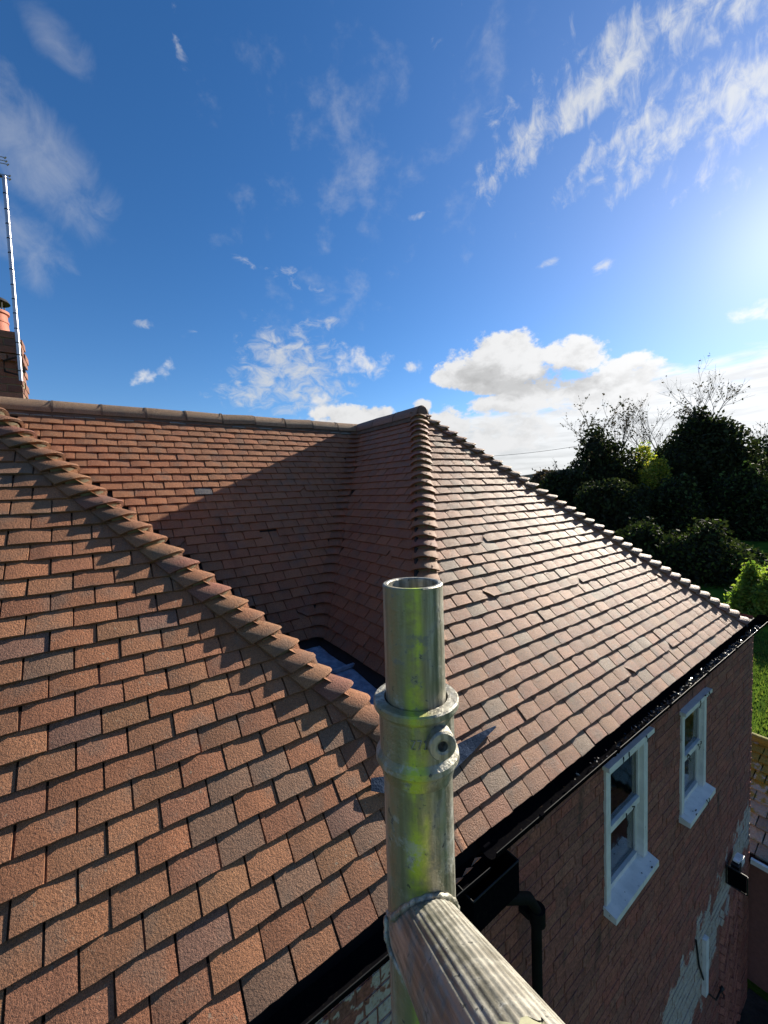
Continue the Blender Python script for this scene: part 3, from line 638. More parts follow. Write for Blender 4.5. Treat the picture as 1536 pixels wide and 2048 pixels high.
# open hopper and downpipe
hp = thing('rain_hopper', (.08, 1.1, -.25), 'open black box hopper under the gutter joint beside the downpipe', 'hopper'); m = MB()
HX, HY0, HY1, HZ = (-.01, .115), .90, 1.21, -.10
def boxwall(a, b, T=.004): m.box(V(0, 0, 0), ax, np.minimum(a, b), np.maximum(a, b))
z0, z1 = HZ-.16, HZ
boxwall((HX[1], HY0, z0), (HX[1]+.004, HY1, z1)); boxwall((HX[0], HY0, z0), (HX[0]+.004, HY1, z1)); boxwall((HX[0]+.004, HY0, z0), (HX[1], HY0+.004, z1)); boxwall((HX[0]+.004, HY1-.004, z0), (HX[1], HY1, z1)); boxwall((HX[0]+.004, HY0+.004, z0), (HX[1], HY1-.004, z0+.004))
m.build('box', M_BLACK, hp)
b = MB(); b.tube([V(HX[1]+.002, HY0, z1), V(HX[1]+.002, HY1, z1)], .0045, 6); b.tube([V(HX[0], HY0, z1), V(HX[1]+.002, HY0, z1)], .004, 6); b.tube([V(HX[0], HY1, z1), V(HX[1]+.002, HY1, z1)], .004, 6); b.build('rim', M_RIM, hp)
dp = thing('downpipe', (.05, 1.47, -2.5), 'black round downpipe running down the dark brick wall below the hopper', 'pipe'); m = MB()
m.tube([V(.05, 1.12, -.26), V(.05, 1.20, -.34), V(.05, 1.38, -.46), V(.05, 1.44, -.56), V(.05, 1.45, -4.9)], .027, 16); m.build('pipe', M_BLACKM, dp)
for z in (-.60, -1.9, -3.3): b = MB(); b.tube([V(.05, 1.45, z-.04), V(.05, 1.45, z+.04)], .041, 16); b.box(V(.0, 1.45, z), ax, (-.03, -.05, -.015), (.03, .05, .015)); b.build('collar', M_BLACKM, dp)

# ------------------------------------------------------------------ brick wall with sash windows
XW = -.03; YC = 5.95; ZG = -4.92
wall = thing('brick_wall', (XW, 3, ZG), 'tall dark red brick side wall of the house below the gutter, with patches of limewash', 'wall')
# window rectangles from the opening positions (y0, y1, z0, z1) on the wall face
def yz(x, y, X=XW): p = at_x(x, y, X); return p[1], p[2]
wins = []
w1 = (yz(1208, 1560)[0], yz(1290, 1600)[0], yz(1216, 1800)[1], yz(1208, 1535)[1])
w2 = (yz(1360, 1520)[0], yz(1408, 1480)[0], yz(1362, 1625)[1], yz(1358, 1430)[1])
print('windows', w1, w2)
def inwin(y0, y1, z0, z1):
    for w in (w1, w2):
        if y1 > w[0]-.0 and y0 < w[1] and z1 > w[2]-.06 and z0 < w[3]: return True
    return False
hb = (4.75, 5.55, -4.9, -2.95)          # herringbone panel
bricks = []
BR = [(.33, .12, .08), (.30, .11, .078), (.34, .125, .084), (.28, .105, .075), (.31, .13, .088), (.34, .11, .076), (.27, .11, .08)]
def brick(y0, y1, z0, z1, pr=None, face='x'):
    m = MB(); c = random.choice(BR); kk_ = random.uniform(.86, 1.08); c = tuple(k*kk_ for k in c); d = random.uniform(0, .0045) if pr is None else pr; j = .0016
    if face == 'x': m.box(V(XW, 0, 0), ax, (-.02, y0, z0), (d, y1, z1), c, j)
    else: m.box(V(0, YC, 0), ax, (y0, -.02, z0), (y1, d, z1), c, j)
    return m
row = 0; z = -.10
while z > ZG:
    h = .065; zt, zb = z, z-h; off = (row % 2)*.1125+random.uniform(-.02, .02)
    rub = lambda y: y < .75
    y = -2.8+off
    while y < YC:
        L = .212 if (row % 4) else .212
        if row % 3 == 2: L = .10
        L += random.uniform(-.006, .006); y1 = min(y+L, YC+.004)
        if y1-y > .03 and not inwin(y, y1, zb, zt) and not (hb[0]-.01 < (y+y1)/2 < hb[1]+.01 and hb[2] < (zb+zt)/2 < hb[3]):
            if not (zt > -.17): bricks.append(brick(y, y1, zb+random.uniform(-.002, .002), zt))
            else: bricks.append(brick(y, y1, zb, zt, -.004))
        elif y1-y > .03 and inwin(y, y1, zb, zt):
            for w in (w1, w2):   # cut closers beside the openings
                if y < w[0] < y1 and zt > w[2]-.06 and zb < w[3] and w[0]-y > .03: bricks.append(brick(y, w[0]-.006, zb, zt))
                if y < w[1] < y1 and zt > w[2]-.06 and zb < w[3] and y1-w[1] > .03: bricks.append(brick(w[1]+.006, y1, zb, zt))
        y = y1+.010
    row += 1; z -= .0755
# herringbone bricks
def hbrick(cy, cz, a, L=.205, h=.062):
    m = MB(); u = V(0, math.cos(a), math.sin(a)); v = V(0, -math.sin(a), math.cos(a)); kk_ = random.uniform(.9, 1.4); c = tuple(k*kk_ for k in random.choice(BR[:3]))
    m.box(V(XW, cy, cz), (V(1, 0, 0), u, v), (-.02, -L/2, -h/2), (random.uniform(.004, .024), L/2, h/2), c, .002); return m
for i in range(-3, 16):
    for j in range(-2, 34):
        a = math.radians(45) if i % 2 == 0 else math.radians(-45); cy = hb[0]+i*.155; cz = hb[2]+j*.102
        if hb[0]+.03 < cy < hb[1]-.02 and hb[2] < cz < hb[3]-.04: bricks.append(hbrick(cy, cz, a))
random.shuffle(BR)
sc = sorted(range(len(bricks)), key=lambda i: -area_px(bricks[i])); rest = MB()
for r, i in enumerate(sc):
    if r < 300: bricks[i].build('brick', M_BRICK, wall, origin=np.mean(bricks[i].v, axis=0))
    else: rest.join(bricks[i])
rest.build('smaller_bricks', M_BRICK, wall, kind='stuff')
# mortar body with window openings
m = MB(); ys_ = sorted([-2.8, w1[0], w1[1], w2[0], w2[1], YC-.012]); zs_ = sorted([ZG-.3, w1[2], w1[3], w2[2], w2[3], -.085]); XB = XW-.002
for i in range(5):
    for j in range(5):
        ya, yb, za, zb_ = ys_[i], ys_[i+1], zs_[j], zs_[j+1]; cy, cz = (ya+yb)/2, (za+zb_)/2
        if any(w[0] < cy < w[1] and w[2] < cz < w[3] for w in (w1, w2)): continue
        m.add([V(XB, ya, za), V(XB, yb, za), V(XB, yb, zb_), V(XB, ya, zb_)], [(0, 1, 2, 3)])
m.add([V(XB, YC-.012, ZG-.3), V(-6, YC-.012, ZG-.3), V(-6, YC-.012, 0), V(XB, YC-.012, 0)], [(0, 1, 2, 3)])
m.add([V(XB, -2.8, ZG-.3), V(-6, -2.8, ZG-.3), V(-6, -2.8, 0), V(XB, -2.8, 0)], [(0, 3, 2, 1)])
for w in (w1, w2):
    y0, y1, z0, z1 = w; D_ = -.28
    for (a, b) in (((y0, z0), (y1, z0)), ((y1, z0), (y1, z1)), ((y1, z1), (y0, z1)), ((y0, z1), (y0, z0))): m.add([V(XB, *a), V(XB, *b), V(XB+D_, *b), V(XB+D_, *a)], [(0, 1, 2, 3)])
m.build('mortar', M_JOINT, wall)
m = MB(); z = -.1; row = 0
while z > ZG:
    x = XW-(.1 if row % 2 else .21)-.005; m.box(V(0, YC, 0), ax, (x, -.02, z-.065), (XW+random.uniform(-.004, .004), random.uniform(0, .008), z), random.choice(BR), .002); z -= .0755; row += 1
m.build('quoin_bricks', M_BRICK, wall)
# soffit board
m = MB(); m.box(V(0, 0, 0), ax, (-.055, -2.8, -.105), (-.022, YC, -.028)); m.build('fascia', M_BLACKM, wall)
# windows
def window(w, lab):
    y0, y1, z0, z1 = w; H = z1-z0; Wd = y1-y0; X0 = XW-.05; f = .058
    m = MB(); A = ax
    # outer box frame slightly proud of the brick
    m.box(V(0, 0, 0), A, (X0, y0-.004, z0), (XW+.016, y0+f, z1), jit=.0015); m.box(V(0, 0, 0), A, (X0, y1-f, z0), (XW+.016, y1+.004, z1), jit=.0015)
    m.box(V(0, 0, 0), A, (X0, y0+f, z1-.07), (XW+.014, y1-f, z1)); 
    fr = m.build('window', M_PAINT, wall, origin=V(XW, (y0+y1)/2, (z0+z1)/2), label=lab)
    h = MB(); h.box(V(0, 0, 0), A, (X0, y0-.03, z1+.001), (XW+.05, y1+.035, z1+.032), jit=.002); h.build('head_moulding', M_PAINT, fr, origin=V(XW, (y0+y1)/2, z1))
    zm = z0+H*.47
    for (za, zb_, xo) in ((zm-.0, z1-.072, -.012), (z0+.0, zm-.002, -.03)):
        s_ = MB(); t_ = .034; xa, xb = XW+xo-.03, XW+xo
        s_.box(V(0, 0, 0), A, (xa, y0+f+.001, za), (xb, y0+f+t_, zb_)); s_.box(V(0, 0, 0), A, (xa, y1-f-t_, za), (xb, y1-f-.001, zb_))
        s_.box(V(0, 0, 0), A, (xa, y0+f+t_, zb_-.034), (xb, y1-f-t_, zb_)); s_.box(V(0, 0, 0), A, (xa, y0+f+t_, za), (xb+.012, y1-f-t_, za+.045))
        s_.build('sash', M_PAINT, fr, origin=V(XW, (y0+y1)/2, (za+zb_)/2))
        g = MB(); xg = (xa+xb)/2; g.box(V(0, 0, 0), A, (xg-.002, y0+f+t_, za+.045), (xg+.002, y1-f-t_, zb_-.034)); g.build('pane', M_GLASS, fr, origin=V(xg, (y0+y1)/2, (za+zb_)/2))
    si = MB(); si.add([V(X0, y0-.02, z0+.012), V(XW+.085, y0-.02, z0-.018), V(XW+.085, y0-.02, z0-.062), V(X0, y0-.02, z0-.062), V(X0, y1+.03, z0+.012), V(XW+.085, y1+.03, z0-.018), V(XW+.085, y1+.03, z0-.062), V(X0, y1+.03, z0-.062)],
                      [(0, 3, 2, 1), (4, 5, 6, 7), (0, 1, 5, 4), (1, 2, 6, 5), (2, 3, 7, 6), (3, 0, 4, 7)]); si.build('sill', M_PAINT, fr, origin=V(XW, (y0+y1)/2, z0))
    r = MB(); xi = XW-.9; r.add([V(XW-.29, y0-.5, z0-.5), V(XW-.29, y1+.5, z0-.5), V(XW-.29, y1+.5, z1+.3), V(XW-.29, y0-.5, z1+.3), V(xi, y0-.5, z0-.5), V(xi, y1+.5, z0-.5), V(xi, y1+.5, z1+.3), V(xi, y0-.5, z1+.3)], [(4, 5, 6, 7), (0, 1, 5, 4), (2, 3, 7, 6), (1, 2, 6, 5), (3, 0, 4, 7)])
    r.build('room_lining', M_ROOM, fr)
    return fr
window(w1, 'white sash window nearer the scaffold, clutter behind the glass'); window(w2, 'white sash window near the far corner of the wall')
# crumpled sheet inside the nearer window
m = MB(); N = 14; vs = []
y0, y1, z0, z1 = w1
for i in range(N+1):
    for j in range(N+1): vs.append(V(XW-.13+.05*math.sin(i*1.7+j*.9)+.03*random.uniform(-1, 1), y0+.05+.16*j/N+.02*math.sin(i), z0+.02+.30*i/N))
m.add(vs, [(i*(N+1)+j, i*(N+1)+j+1, (i+1)*(N+1)+j+1, (i+1)*(N+1)+j) for i in range(N) for j in range(N)], smooth=False)
m.tube([V(XW-.12, y0+.06, z1-.48), V(XW-.17, y0+.30, z1-.40), V(XW-.15, y0+.46, z1-.44)], .022, 8); m.tube([V(XW-.12, y0+.08, z1-.60), V(XW-.10, y0+.12, z1-.66), V(XW-.12, y0+.16, z1-.70)], .006, 6)
tag(m.build('plastic_sheet', M_SHEET), 'crumpled pale plastic sheet lying behind the nearer sash window', 'plastic sheet')
# twigs and vine stubs on the frames
m = MB()
for w, n_ in ((w1, 7), (w2, 16)):
    for i in range(n_):
        if i % 3 == 0: p = V(XW+.05, random.uniform(w[0]+.1, w[1]), w[3]+.03)
        elif i % 3 == 1: p = V(XW+.05+random.uniform(0, .04), random.uniform(w[0], w[1]), w[2]-.008)
        else: p = V(XW+.012, random.uniform(w[0]+.1, w[1]-.1), w[2]+(w[3]-w[2])*.47+.045)
        pts = [p]
        for _ in range(3): pts.append(pts[-1]+V(random.uniform(-.004, .008), random.uniform(-.03, .03), random.uniform(-.035, .008)))
        m.tube(pts, [.005, .004, .003, .002], 5)
tag(m.build('dead_creeper', M_IRON, kind='stuff'), 'black stubs of dead creeper stuck to the two white window frames', 'creeper')

# wall lamp, cable, batten, lower fittings
lp = at_x(1455, 1725, XW); L_ = thing('wall_lamp', lp, 'black-framed outdoor lamp with a white junction box on the lower wall near the corner', 'lamp')
m = MB(); o = V(XW+.02, lp[1]-.12, lp[2]+.06)
for (a, b) in ((V(0, 0, 0), V(.17, 0, 0)), (V(.17, 0, 0), V(.17, .0, -.20)), (V(0, 0, 0), V(0, 0, -.20)), (V(0, 0, -.20), V(.17, 0, -.20))): m.tube([o+a, o+b], .008, 6)
m.build('frame', M_IRON, L_); m = MB(); m.box(o+V(0, 0, 0), ax, (.01, -.004, -.19), (.16, .004, -.01)); m.build('lens', M_BLACK, L_)
m = MB(); m.box(o+V(.02, .06, -.1), ax, (0, 0, 0), (.07, .09, .10)); m.build('bracket', M_IRON, L_)
m = MB(); m.box(o+V(.03, .17, -.04), ax, (0, 0, -.02), (.06, .10, .05)); m.box(o+V(.03, .15, .012), ax, (0, -.05, .0), (.05, .07, .02)); m.build('junction_box', M_WHITEP, L_)
p0 = at_x(1413, 1880, XW+.03); p1 = at_x(1418, 1978, XW+.03); m = MB(); m.box(V(0, 0, 0), ax, (XW, p0[1]-.02, p1[2]), (XW+.035, p0[1]+.05, p0[2]), jit=.003)
tag(m.build('timber_batten', M_PAINT), 'narrow pale painted batten fixed upright beside the herringbone bricks', 'batten')
m = MB(); a0 = at_x(1398, 1930, XW+.012); a1 = at_x(1415, 1985, XW+.015); a2 = at_x(1432, 2000, XW+.06); a3 = at_x(1442, 1980, XW+.05); a4 = at_x(1448, 1992, XW+.02); top = at_x(1392, 1880, XW+.012)
m.tube([top, a0, a1, a2, a3, a4], .008, 6); m.tube([a3, a3+V(.01, .03, .02)], .018, 8, (1, 1, 1)); tag(m.build('cable', M_IRON), 'dark looping cable hanging low on the brick wall', 'cable')

# ------------------------------------------------------------------ chimney and aerial at the left
ch = thing('chimney', (-4.3, -1.3, 2.4), 'brick chimney stack with a red clay pot standing behind the ridge at the left edge', 'chimney')
cxf = -4.05; cyr = at_x(42, 740, cxf)[1]; CTOP = at_x(42, 672, cxf)[2]; cb = []; z = 2.3; row = 0
while z < CTOP-.03:
    d = .022 if CTOP-.30 < z < CTOP-.12 else 0
    y = cyr+d; k = 0
    while y > cyr-.70:
        L = .215 if (k or row % 2) else .105; m = MB(); c = tuple(np.array(random.choice([(.22, .10, .06), (.18, .08, .05), (.26, .13, .075), (.15, .08, .06)]))*random.uniform(.8, 1.15))
        m.box(V(cxf+d, y, z), ax, (-.10, -L, 0), (random.uniform(0, .006), 0 if k else random.uniform(-.003, .004), .063), c, .003); cb.append(m); y -= L+.010; k += 1
    for k in range(1):
        L = .215; m = MB(); c = tuple(np.array(random.choice([(.30, .13, .07), (.26, .11, .06), (.33, .16, .09)]))*random.uniform(.85, 1.1)); x1 = cxf+d-.11-k*.225-(.1 if row % 2 else 0)
        m.box(V(x1, cyr+d, z), ax, (-L, -.10, 0), (0, random.uniform(-.002, .005), .063), c, .002); cb.append(m)
    z += .0735; row += 1
for m in cb: m.build('brick', M_BRICK if False else M_TILEW, ch, origin=np.mean(m.v, axis=0))
m = MB(); m.box(V(0, 0, 0), ax, (cxf-.30, cyr-.72, 2.0), (cxf-.006, cyr-.006, CTOP-.02)); m.build('mortar', M_MORTAR, ch)
m = MB(); b0 = [V(cxf+.005-.33*i, cyr+.005-.75*j, CTOP-.02) for i, j in ((0, 0), (1, 0), (1, 1), (0, 1))]; b1 = [V(cxf-.09-.14*i, cyr-.14-.45*j, CTOP+.05) for i, j in ((0, 0), (1, 0), (1, 1), (0, 1))]
m.add(b0+b1, [(0, 1, 5, 4), (1, 2, 6, 5), (2, 3, 7, 6), (3, 0, 4, 7), (4, 5, 6, 7)]); m.build('flaunching', M_MORTAR, ch)
pc = at_x(-4, 650, cxf-.16); pz = CTOP+.03; m = MB(); PO = V(cxf-.16, pc[1]-.02, pz)
m.lathe(PO, V(0, 0, 1), [(.105, 0), (.098, .11), (.104, .115), (.104, .13), (.098, .135), (.096, .19), (.112, .20), (.112, .225), (.08, .225), (.078, .05)], 32); pot = m.build('chimney_pot', M_POT, ch)
m = MB(); m.lathe(PO+V(0, 0, .31), V(0, 0, 1), [(.125, 0), (.11, .028), (.06, .048), (0, .055)], 28); m.lathe(PO+V(0, 0, .306), V(0, 0, 1), [(.125, .004), (0, .004)], 28)
for k in range(4): w_ = math.pi/4+k*math.pi/2; m.tube([PO+V(math.cos(w_)*.09, math.sin(w_)*.09, .2), PO+V(math.cos(w_)*.10, math.sin(w_)*.10, .315)], .005, 5)
m.build('cowl', M_IRON, ch)
AX = cxf+.10; b_ = at_x(42, 762, AX); tp = at_x(8, 352, AX); ae = thing('tv_aerial', b_, 'tall bright banded aerial mast clamped to the chimney at the left edge', 'aerial')
m = MB(); m.tube([b_, tp], .0165, 16); m.build('mast', M_MAST, ae)
dm = tp-b_
for f in (.05, .13, .19, .26, .335, .405, .475, .55, .63, .70, .77, .84, .915): c = b_+dm*f; b = MB(); u_ = dm/np.linalg.norm(dm); b.tube([c-u_*.004, c+u_*.004], .0185, 12); b.build('cable_tie', M_BLACKM, ae)
m = MB(); c = b_+dm*.07
m.tube([c+V(0, 0, .10), V(cxf+.03, c[1]-.12, c[2]+.06), V(cxf+.03, c[1]-.12, c[2]-.04), c+V(0, 0, -.08)], .009, 6); m.box(V(cxf+.005, c[1], c[2]), ax, (0, -.03, -.03), (.01, .03, .03)); m.build('bracket', M_IRON, ae)
m = MB(); c = tp+V(0, 0, -.015); m.tube([c+V(.0, .02, 0), c+V(.05, -.35, .02)], .010, 8)
m.build('boom', M_IRON, ae)
for (dx_, dz_, l) in ((0, .0, .055), (.0, -.03, .055), (0, .10, .05), (0, .125, .04), (0, .155, .035)):
    m = MB(); c2 = tp+V(0, -.015, dz_); m.tube([c2+V(-.02, -.14, 0), c2+V(.02, l, .006)], .0035, 6); m.tube([c2+V(.02, l-.006, -.006), c2+V(.03, l+.010, .008)], .006, 6); m.build('element', M_MAST, ae)
m = MB(); m.tube([tp+V(0, -.10, -.05), tp+V(0, -.10, .17)], .007, 6); m.build('element_bar', M_IRON, ae)

# ------------------------------------------------------------------ scaffold upright in the foreground
T0 = at_d(825, 1165, .290); T1 = at_d(839, 1650, .294); du = (T1-T0)/np.linalg.norm(T1-T0); upv = -du
sf = thing('scaffold_frame', T1, 'weathered aluminium scaffold upright with cast collar and ribbed diagonal brace in the foreground', 'scaffold')
def along(yv): return T0+du*(np.linalg.norm(T1-T0)*(yv-1165)/(1650-1165))
R1 = .0221; m = MB(); Pc = along(1440); h0 = np.linalg.norm(T0-Pc)
def local_lathe(name, o, prof, mt, n=56, extra=None, parent=sf):
    """built about its own axis so that its finish follows the tube"""
    m_ = MB(); m_.lathe(V(0, 0, 0), V(0, 0, 1), prof, n)
    if extra: extra(m_)
    ob = m_.build(name, mt, None); ob.parent = parent; ob.location = Vector(o)-Vector(world_of(parent)); ob.rotation_mode = 'QUATERNION'; ob.rotation_quaternion = Vector(upv).to_track_quat('Z', 'Y')
    return ob
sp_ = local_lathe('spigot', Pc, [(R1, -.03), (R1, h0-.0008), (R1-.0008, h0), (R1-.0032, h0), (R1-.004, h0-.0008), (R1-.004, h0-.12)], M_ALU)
RC = .0292; cz0 = along(1555); hc = lambda yv: -np.linalg.norm(along(yv)-along(1388))
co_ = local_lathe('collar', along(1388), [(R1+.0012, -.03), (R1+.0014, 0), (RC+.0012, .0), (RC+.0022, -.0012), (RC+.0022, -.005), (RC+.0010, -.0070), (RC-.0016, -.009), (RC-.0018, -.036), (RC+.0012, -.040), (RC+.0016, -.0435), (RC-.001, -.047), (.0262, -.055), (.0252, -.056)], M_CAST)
LT = along(1530); up_len = 1.2
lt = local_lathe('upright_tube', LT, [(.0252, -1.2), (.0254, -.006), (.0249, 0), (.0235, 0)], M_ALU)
# lug with a hole, on the right of the collar facing the camera
lc = at_d(884, 1490, .2625); cdir = CAM-lc; cdir /= np.linalg.norm(cdir); rt = np.cross(upv, cdir); rt /= np.linalg.norm(rt); cdir = np.cross(rt, upv)*.93+rt*.30; cdir /= np.linalg.norm(cdir)
m = MB(); m.lathe(lc, cdir, [(.0098, -.016), (.0098, .0010), (.0088, .0024), (.0052, .0026), (.0036, .0018), (.0033, -.002), (.003, -.02), (0, -.02)], 40)
m.build('lug', M_CAST, co_)
# cast letters
def glyph(strokes, w, h): return [[(x*w, y*h) for x, y in s] for s in strokes]
GL_ = {'Z': [[(0, 1), (1, 1), (0, 0), (1, 0)]], '7': [[(0, 1), (1, 1), (.35, 0)]], '1': [[(.2, .8), (.55, 1), (.55, 0)], [(.1, 0), (1, 0)]], 'A': [[(0, 0), (.5, 1), (1, 0)], [(.2, .4), (.8, .4)]], 'U': [[(0, 1), (0, .2), (.3, 0), (.7, 0), (1, .2), (1, 1)]], '2': [[(0, .8), (.3, 1), (.8, 1), (1, .7), (0, 0), (1, 0)]]}
m = MB(); axc = along(1388); fdir = CAM-axc; fdir -= upv*(fdir@upv); fdir /= np.linalg.norm(fdir); tdir = np.cross(upv, fdir)
for i, ch_ in enumerate('Z71U'):
    for s_ in glyph(GL_[ch_], .0030, .0058):
        pts = []
        for (gx, gy) in s_:
            xx = -.0042+i*.0043+gx; a_ = xx/RC; rr = RC-.0012
            pts.append(axc-upv*(.0235)+upv*gy+fdir*math.cos(a_)*rr+tdir*math.sin(a_)*rr)
        m.tube(pts, .00042, 5)
m.build('cast_lettering', M_CAST, co_)
# ribbed brace towards the viewer, lower right
B0 = at_d(842, 1850, .297); B1 = at_d(985, 2085, .172); bd = B1-B0; B2 = B1+bd*1.2
NP = 432; prof = [1+.020*(1 if (k % 4) < 2 else -1)*(.5) for k in range(NP)]
ref = bd/np.linalg.norm(bd); m = MB(); m.lathe(V(0, 0, 0), V(0, 0, 1), [(.0254, .0), (.0254, np.linalg.norm(B2-B0))], NP)
vs_ = np.array(m.v)
for i in range(len(vs_)):
    w_ = math.atan2(vs_[i][1], vs_[i][0]); k = (w_/(2*math.pi))*46; vs_[i][:2] *= 1+.006*math.copysign(abs(math.sin(k*2*math.pi))**.5, math.sin(k*2*math.pi))-.012
m.v = [tuple(p) for p in vs_]
br = m.build('diagonal_brace', M_ALUB, None); br.parent = sf; br.location = Vector(B0)-Vector(world_of(sf)); br.rotation_mode = 'QUATERNION'; br.rotation_quaternion = Vector(bd).to_track_quat('Z', 'Y')
# weld bead around the joint
m = MB(); u0 = ref; a = np.cross(u0, upv); a /= np.linalg.norm(a); b = np.cross(u0, a); pts = []
for k in range(61):
    w_ = 2*math.pi*k/60; d0 = (a*math.cos(w_)+b*math.sin(w_))*.0262; s0 = B0+d0
    # walk along the brace until just outside the upright
    best = None
    for q_ in range(0, 120):
        p = s0+u0*q_*.001; rr = np.linalg.norm(np.cross(p-LT, upv))
        if rr >= .0256: best = p; break
    pts.append(best if best is not None else s0+u0*.02)
m.tube(pts, [.0024+.0005*math.sin(k*2.1) for k in range(61)], 7, cap=False); m.build('weld', M_CAST, sf)
# torn label on the brace
m = MB(); c0 = B0+bd*1.33; N1, N2 = 10, 12; vs = []; c_up = CAM-c0; c_up -= u0*(c_up@u0); c_up /= np.linalg.norm(c_up); c_sd = np.cross(u0, c_up)
for i in range(N1):
    for j in range(N2):
        w_ = -.75+1.0*j/(N2-1); s_ = (i/(N1-1))*.06+(random.uniform(0, .006)+.004*math.sin(j*1.9) if i == 0 else 0)
        vs.append(c0+u0*s_+(c_up*math.cos(w_)+c_sd*math.sin(w_))*.0262)
m.add(vs, [(i*N2+j, i*N2+j+1, (i+1)*N2+j+1, (i+1)*N2+j) for i in range(N1-1) for j in range(N2-1)], smooth=True); m.build('torn_label', M_YEL, sf)

# ------------------------------------------------------------------ ground, hills, outbuilding, garden
m = MB(); N = 40; g = np.concatenate([-np.geomspace(3000, 3, 20), np.geomspace(3, 3000, 20)]); vs = []
for x in g:
    for y in g:
        r = math.hypot(x, y); vs.append(V(x, y, ZG+(0 if r < 40 else -min(6, (r-40)*.02))))
m.add(vs, [(i*N+j, (i+1)*N+j, (i+1)*N+j+1, i*N+j+1) for i in range(N-1) for j in range(N-1)], smooth=True); struct(m.build('ground', M_LAWN))
m = MB(); NA = 180; vs = []
for i in range(NA):
    a_ = 2*math.pi*i/NA; hh = 17+7*math.sin(a_*3+1)+8*math.sin(a_*7+.4)+4*math.sin(a_*19)
    for (r, z) in ((420, -12), (560, hh*.42), (760, hh*.82), (950, hh), (1500, -20)): vs.append(V(math.cos(a_)*r, math.sin(a_)*r, z+random.uniform(-1, 1)))
m.add(vs, [(i*5+j, i*5+j+1, ((i+1) % NA)*5+j+1, ((i+1) % NA)*5+j) for i in range(NA) for j in range(4)], smooth=True); struct(m.build('hills', M_HILL))
m = MB(); m.add([V(-.04, -3, ZG+.006), V(1.3, -3, ZG+.006), V(1.3, 6.1, ZG+.006), V(-.04, 6.1, ZG+.006)], [(0, 1, 2, 3)]); struct(m.build('path', M_EARTH))
# outbuilding with stone-slated mossy roof
ob = thing('outbuilding', (.3, 7, ZG), 'low outbuilding with a mossy stone-slated roof beyond the wall corner', 'shed')
E0, E1, ZE0, ZE1 = 6.02, 7.62, -3.02, -2.36; sv = V(0, E1-E0, ZE1-ZE0); SL = np.linalg.norm(sv); sv /= SL; sn = np.cross(V(1, 0, 0), sv); slates = []
k = 0; s_ = 0
while s_ < SL-.05:
    gg = .19-.055*s_/SL; x = -1.8+random.uniform(0, .2)
    while x < 1.9:
        w_ = random.uniform(.13, .24)*(1-.25*s_/SL); p = V(x+w_/2, E0, ZE0)+sv*s_; m = MB(); c = tuple(np.array((.25, .30, .24))*random.uniform(.45, 1.15)); tl = random.uniform(-.03, .03)
        uu = V(1, 0, tl); m.box(p, (uu, sv, sn), (-w_/2+.006, random.uniform(-.012, .012), -.03), (w_/2-.006, gg+.06, random.uniform(-.002, .006)), c, .004)
        vv = np.array(m.v); 
        dist = ((vv-p)@sv); vv = vv-np.outer(dist*.13, sn); m.v = [tuple(q) for q in vv]; slates.append(m); x += w_
    s_ += gg; k += 1
sc = sorted(range(len(slates)), key=lambda i: -area_px(slates[i])); rest = MB()
for r, i in enumerate(sc):
    if r < 60 and area_px(slates[i]) > 30: slates[i].build('slate', M_SLATE, ob, origin=np.mean(slates[i].v, axis=0))
    else: rest.join(slates[i])
rest.build('other_slates', M_SLATE, ob, kind='stuff')
m = MB(); m.box(V(0, 0, 0), ax, (-1.7, 6.22, ZG-.1), (1.8, 9.0, ZE0-.12)); m.build('wall', M_JOINT, ob)
m = MB(); m.add([V(-1.8, E0, ZE0-.06), V(1.9, E0, ZE0-.06), V(1.9, E1, ZE1-.06), V(-1.8, E1, ZE1-.06), V(1.9, 9.2, ZE0-.06), V(-1.8, 9.2, ZE0-.06)], [(0, 1, 2, 3), (3, 2, 4, 5)]); m.build('roof_board', M_UNDER, ob)
x = -1.8
while x < 1.9:
    m = MB(); m.tube([V(x, E1+.02, ZE1+.0), V(x+.27, E1+.02, ZE1+random.uniform(-.01, .01))], .075, 10, (.16, .15, .10)); m.build('ridge_stone', M_SLATE, ob); x += .28
m = MB(); m.tube([V(-1.7, E0-.03, ZE0-.07), V(1.8, E0-.03, ZE0-.07)], .04, 10); m.build('gutter', M_BLACKM, ob)
m = MB(); p = at_y(1524, 1733, E0-.08); m.box(p, ax, (-.10, -.02, -.03), (.12, .02, .03)); m.build('bargeboard', M_PAINT, ob)
# bits and pieces by the far corner
m = MB(); p = at_z(1531, 1765, -4.2); m.tube([p, p+V(.15, -.05, -.03)], .012, 6); q0 = at_z(1505, 1900, ZG+.25); q1 = at_z(1536, 1950, ZG+.02); m.tube([q0, q1], .012, 6); tag(m.build('garden_cane', M_WHITEP), 'thin pale cane leaning in the dark yard below the corner', 'cane')

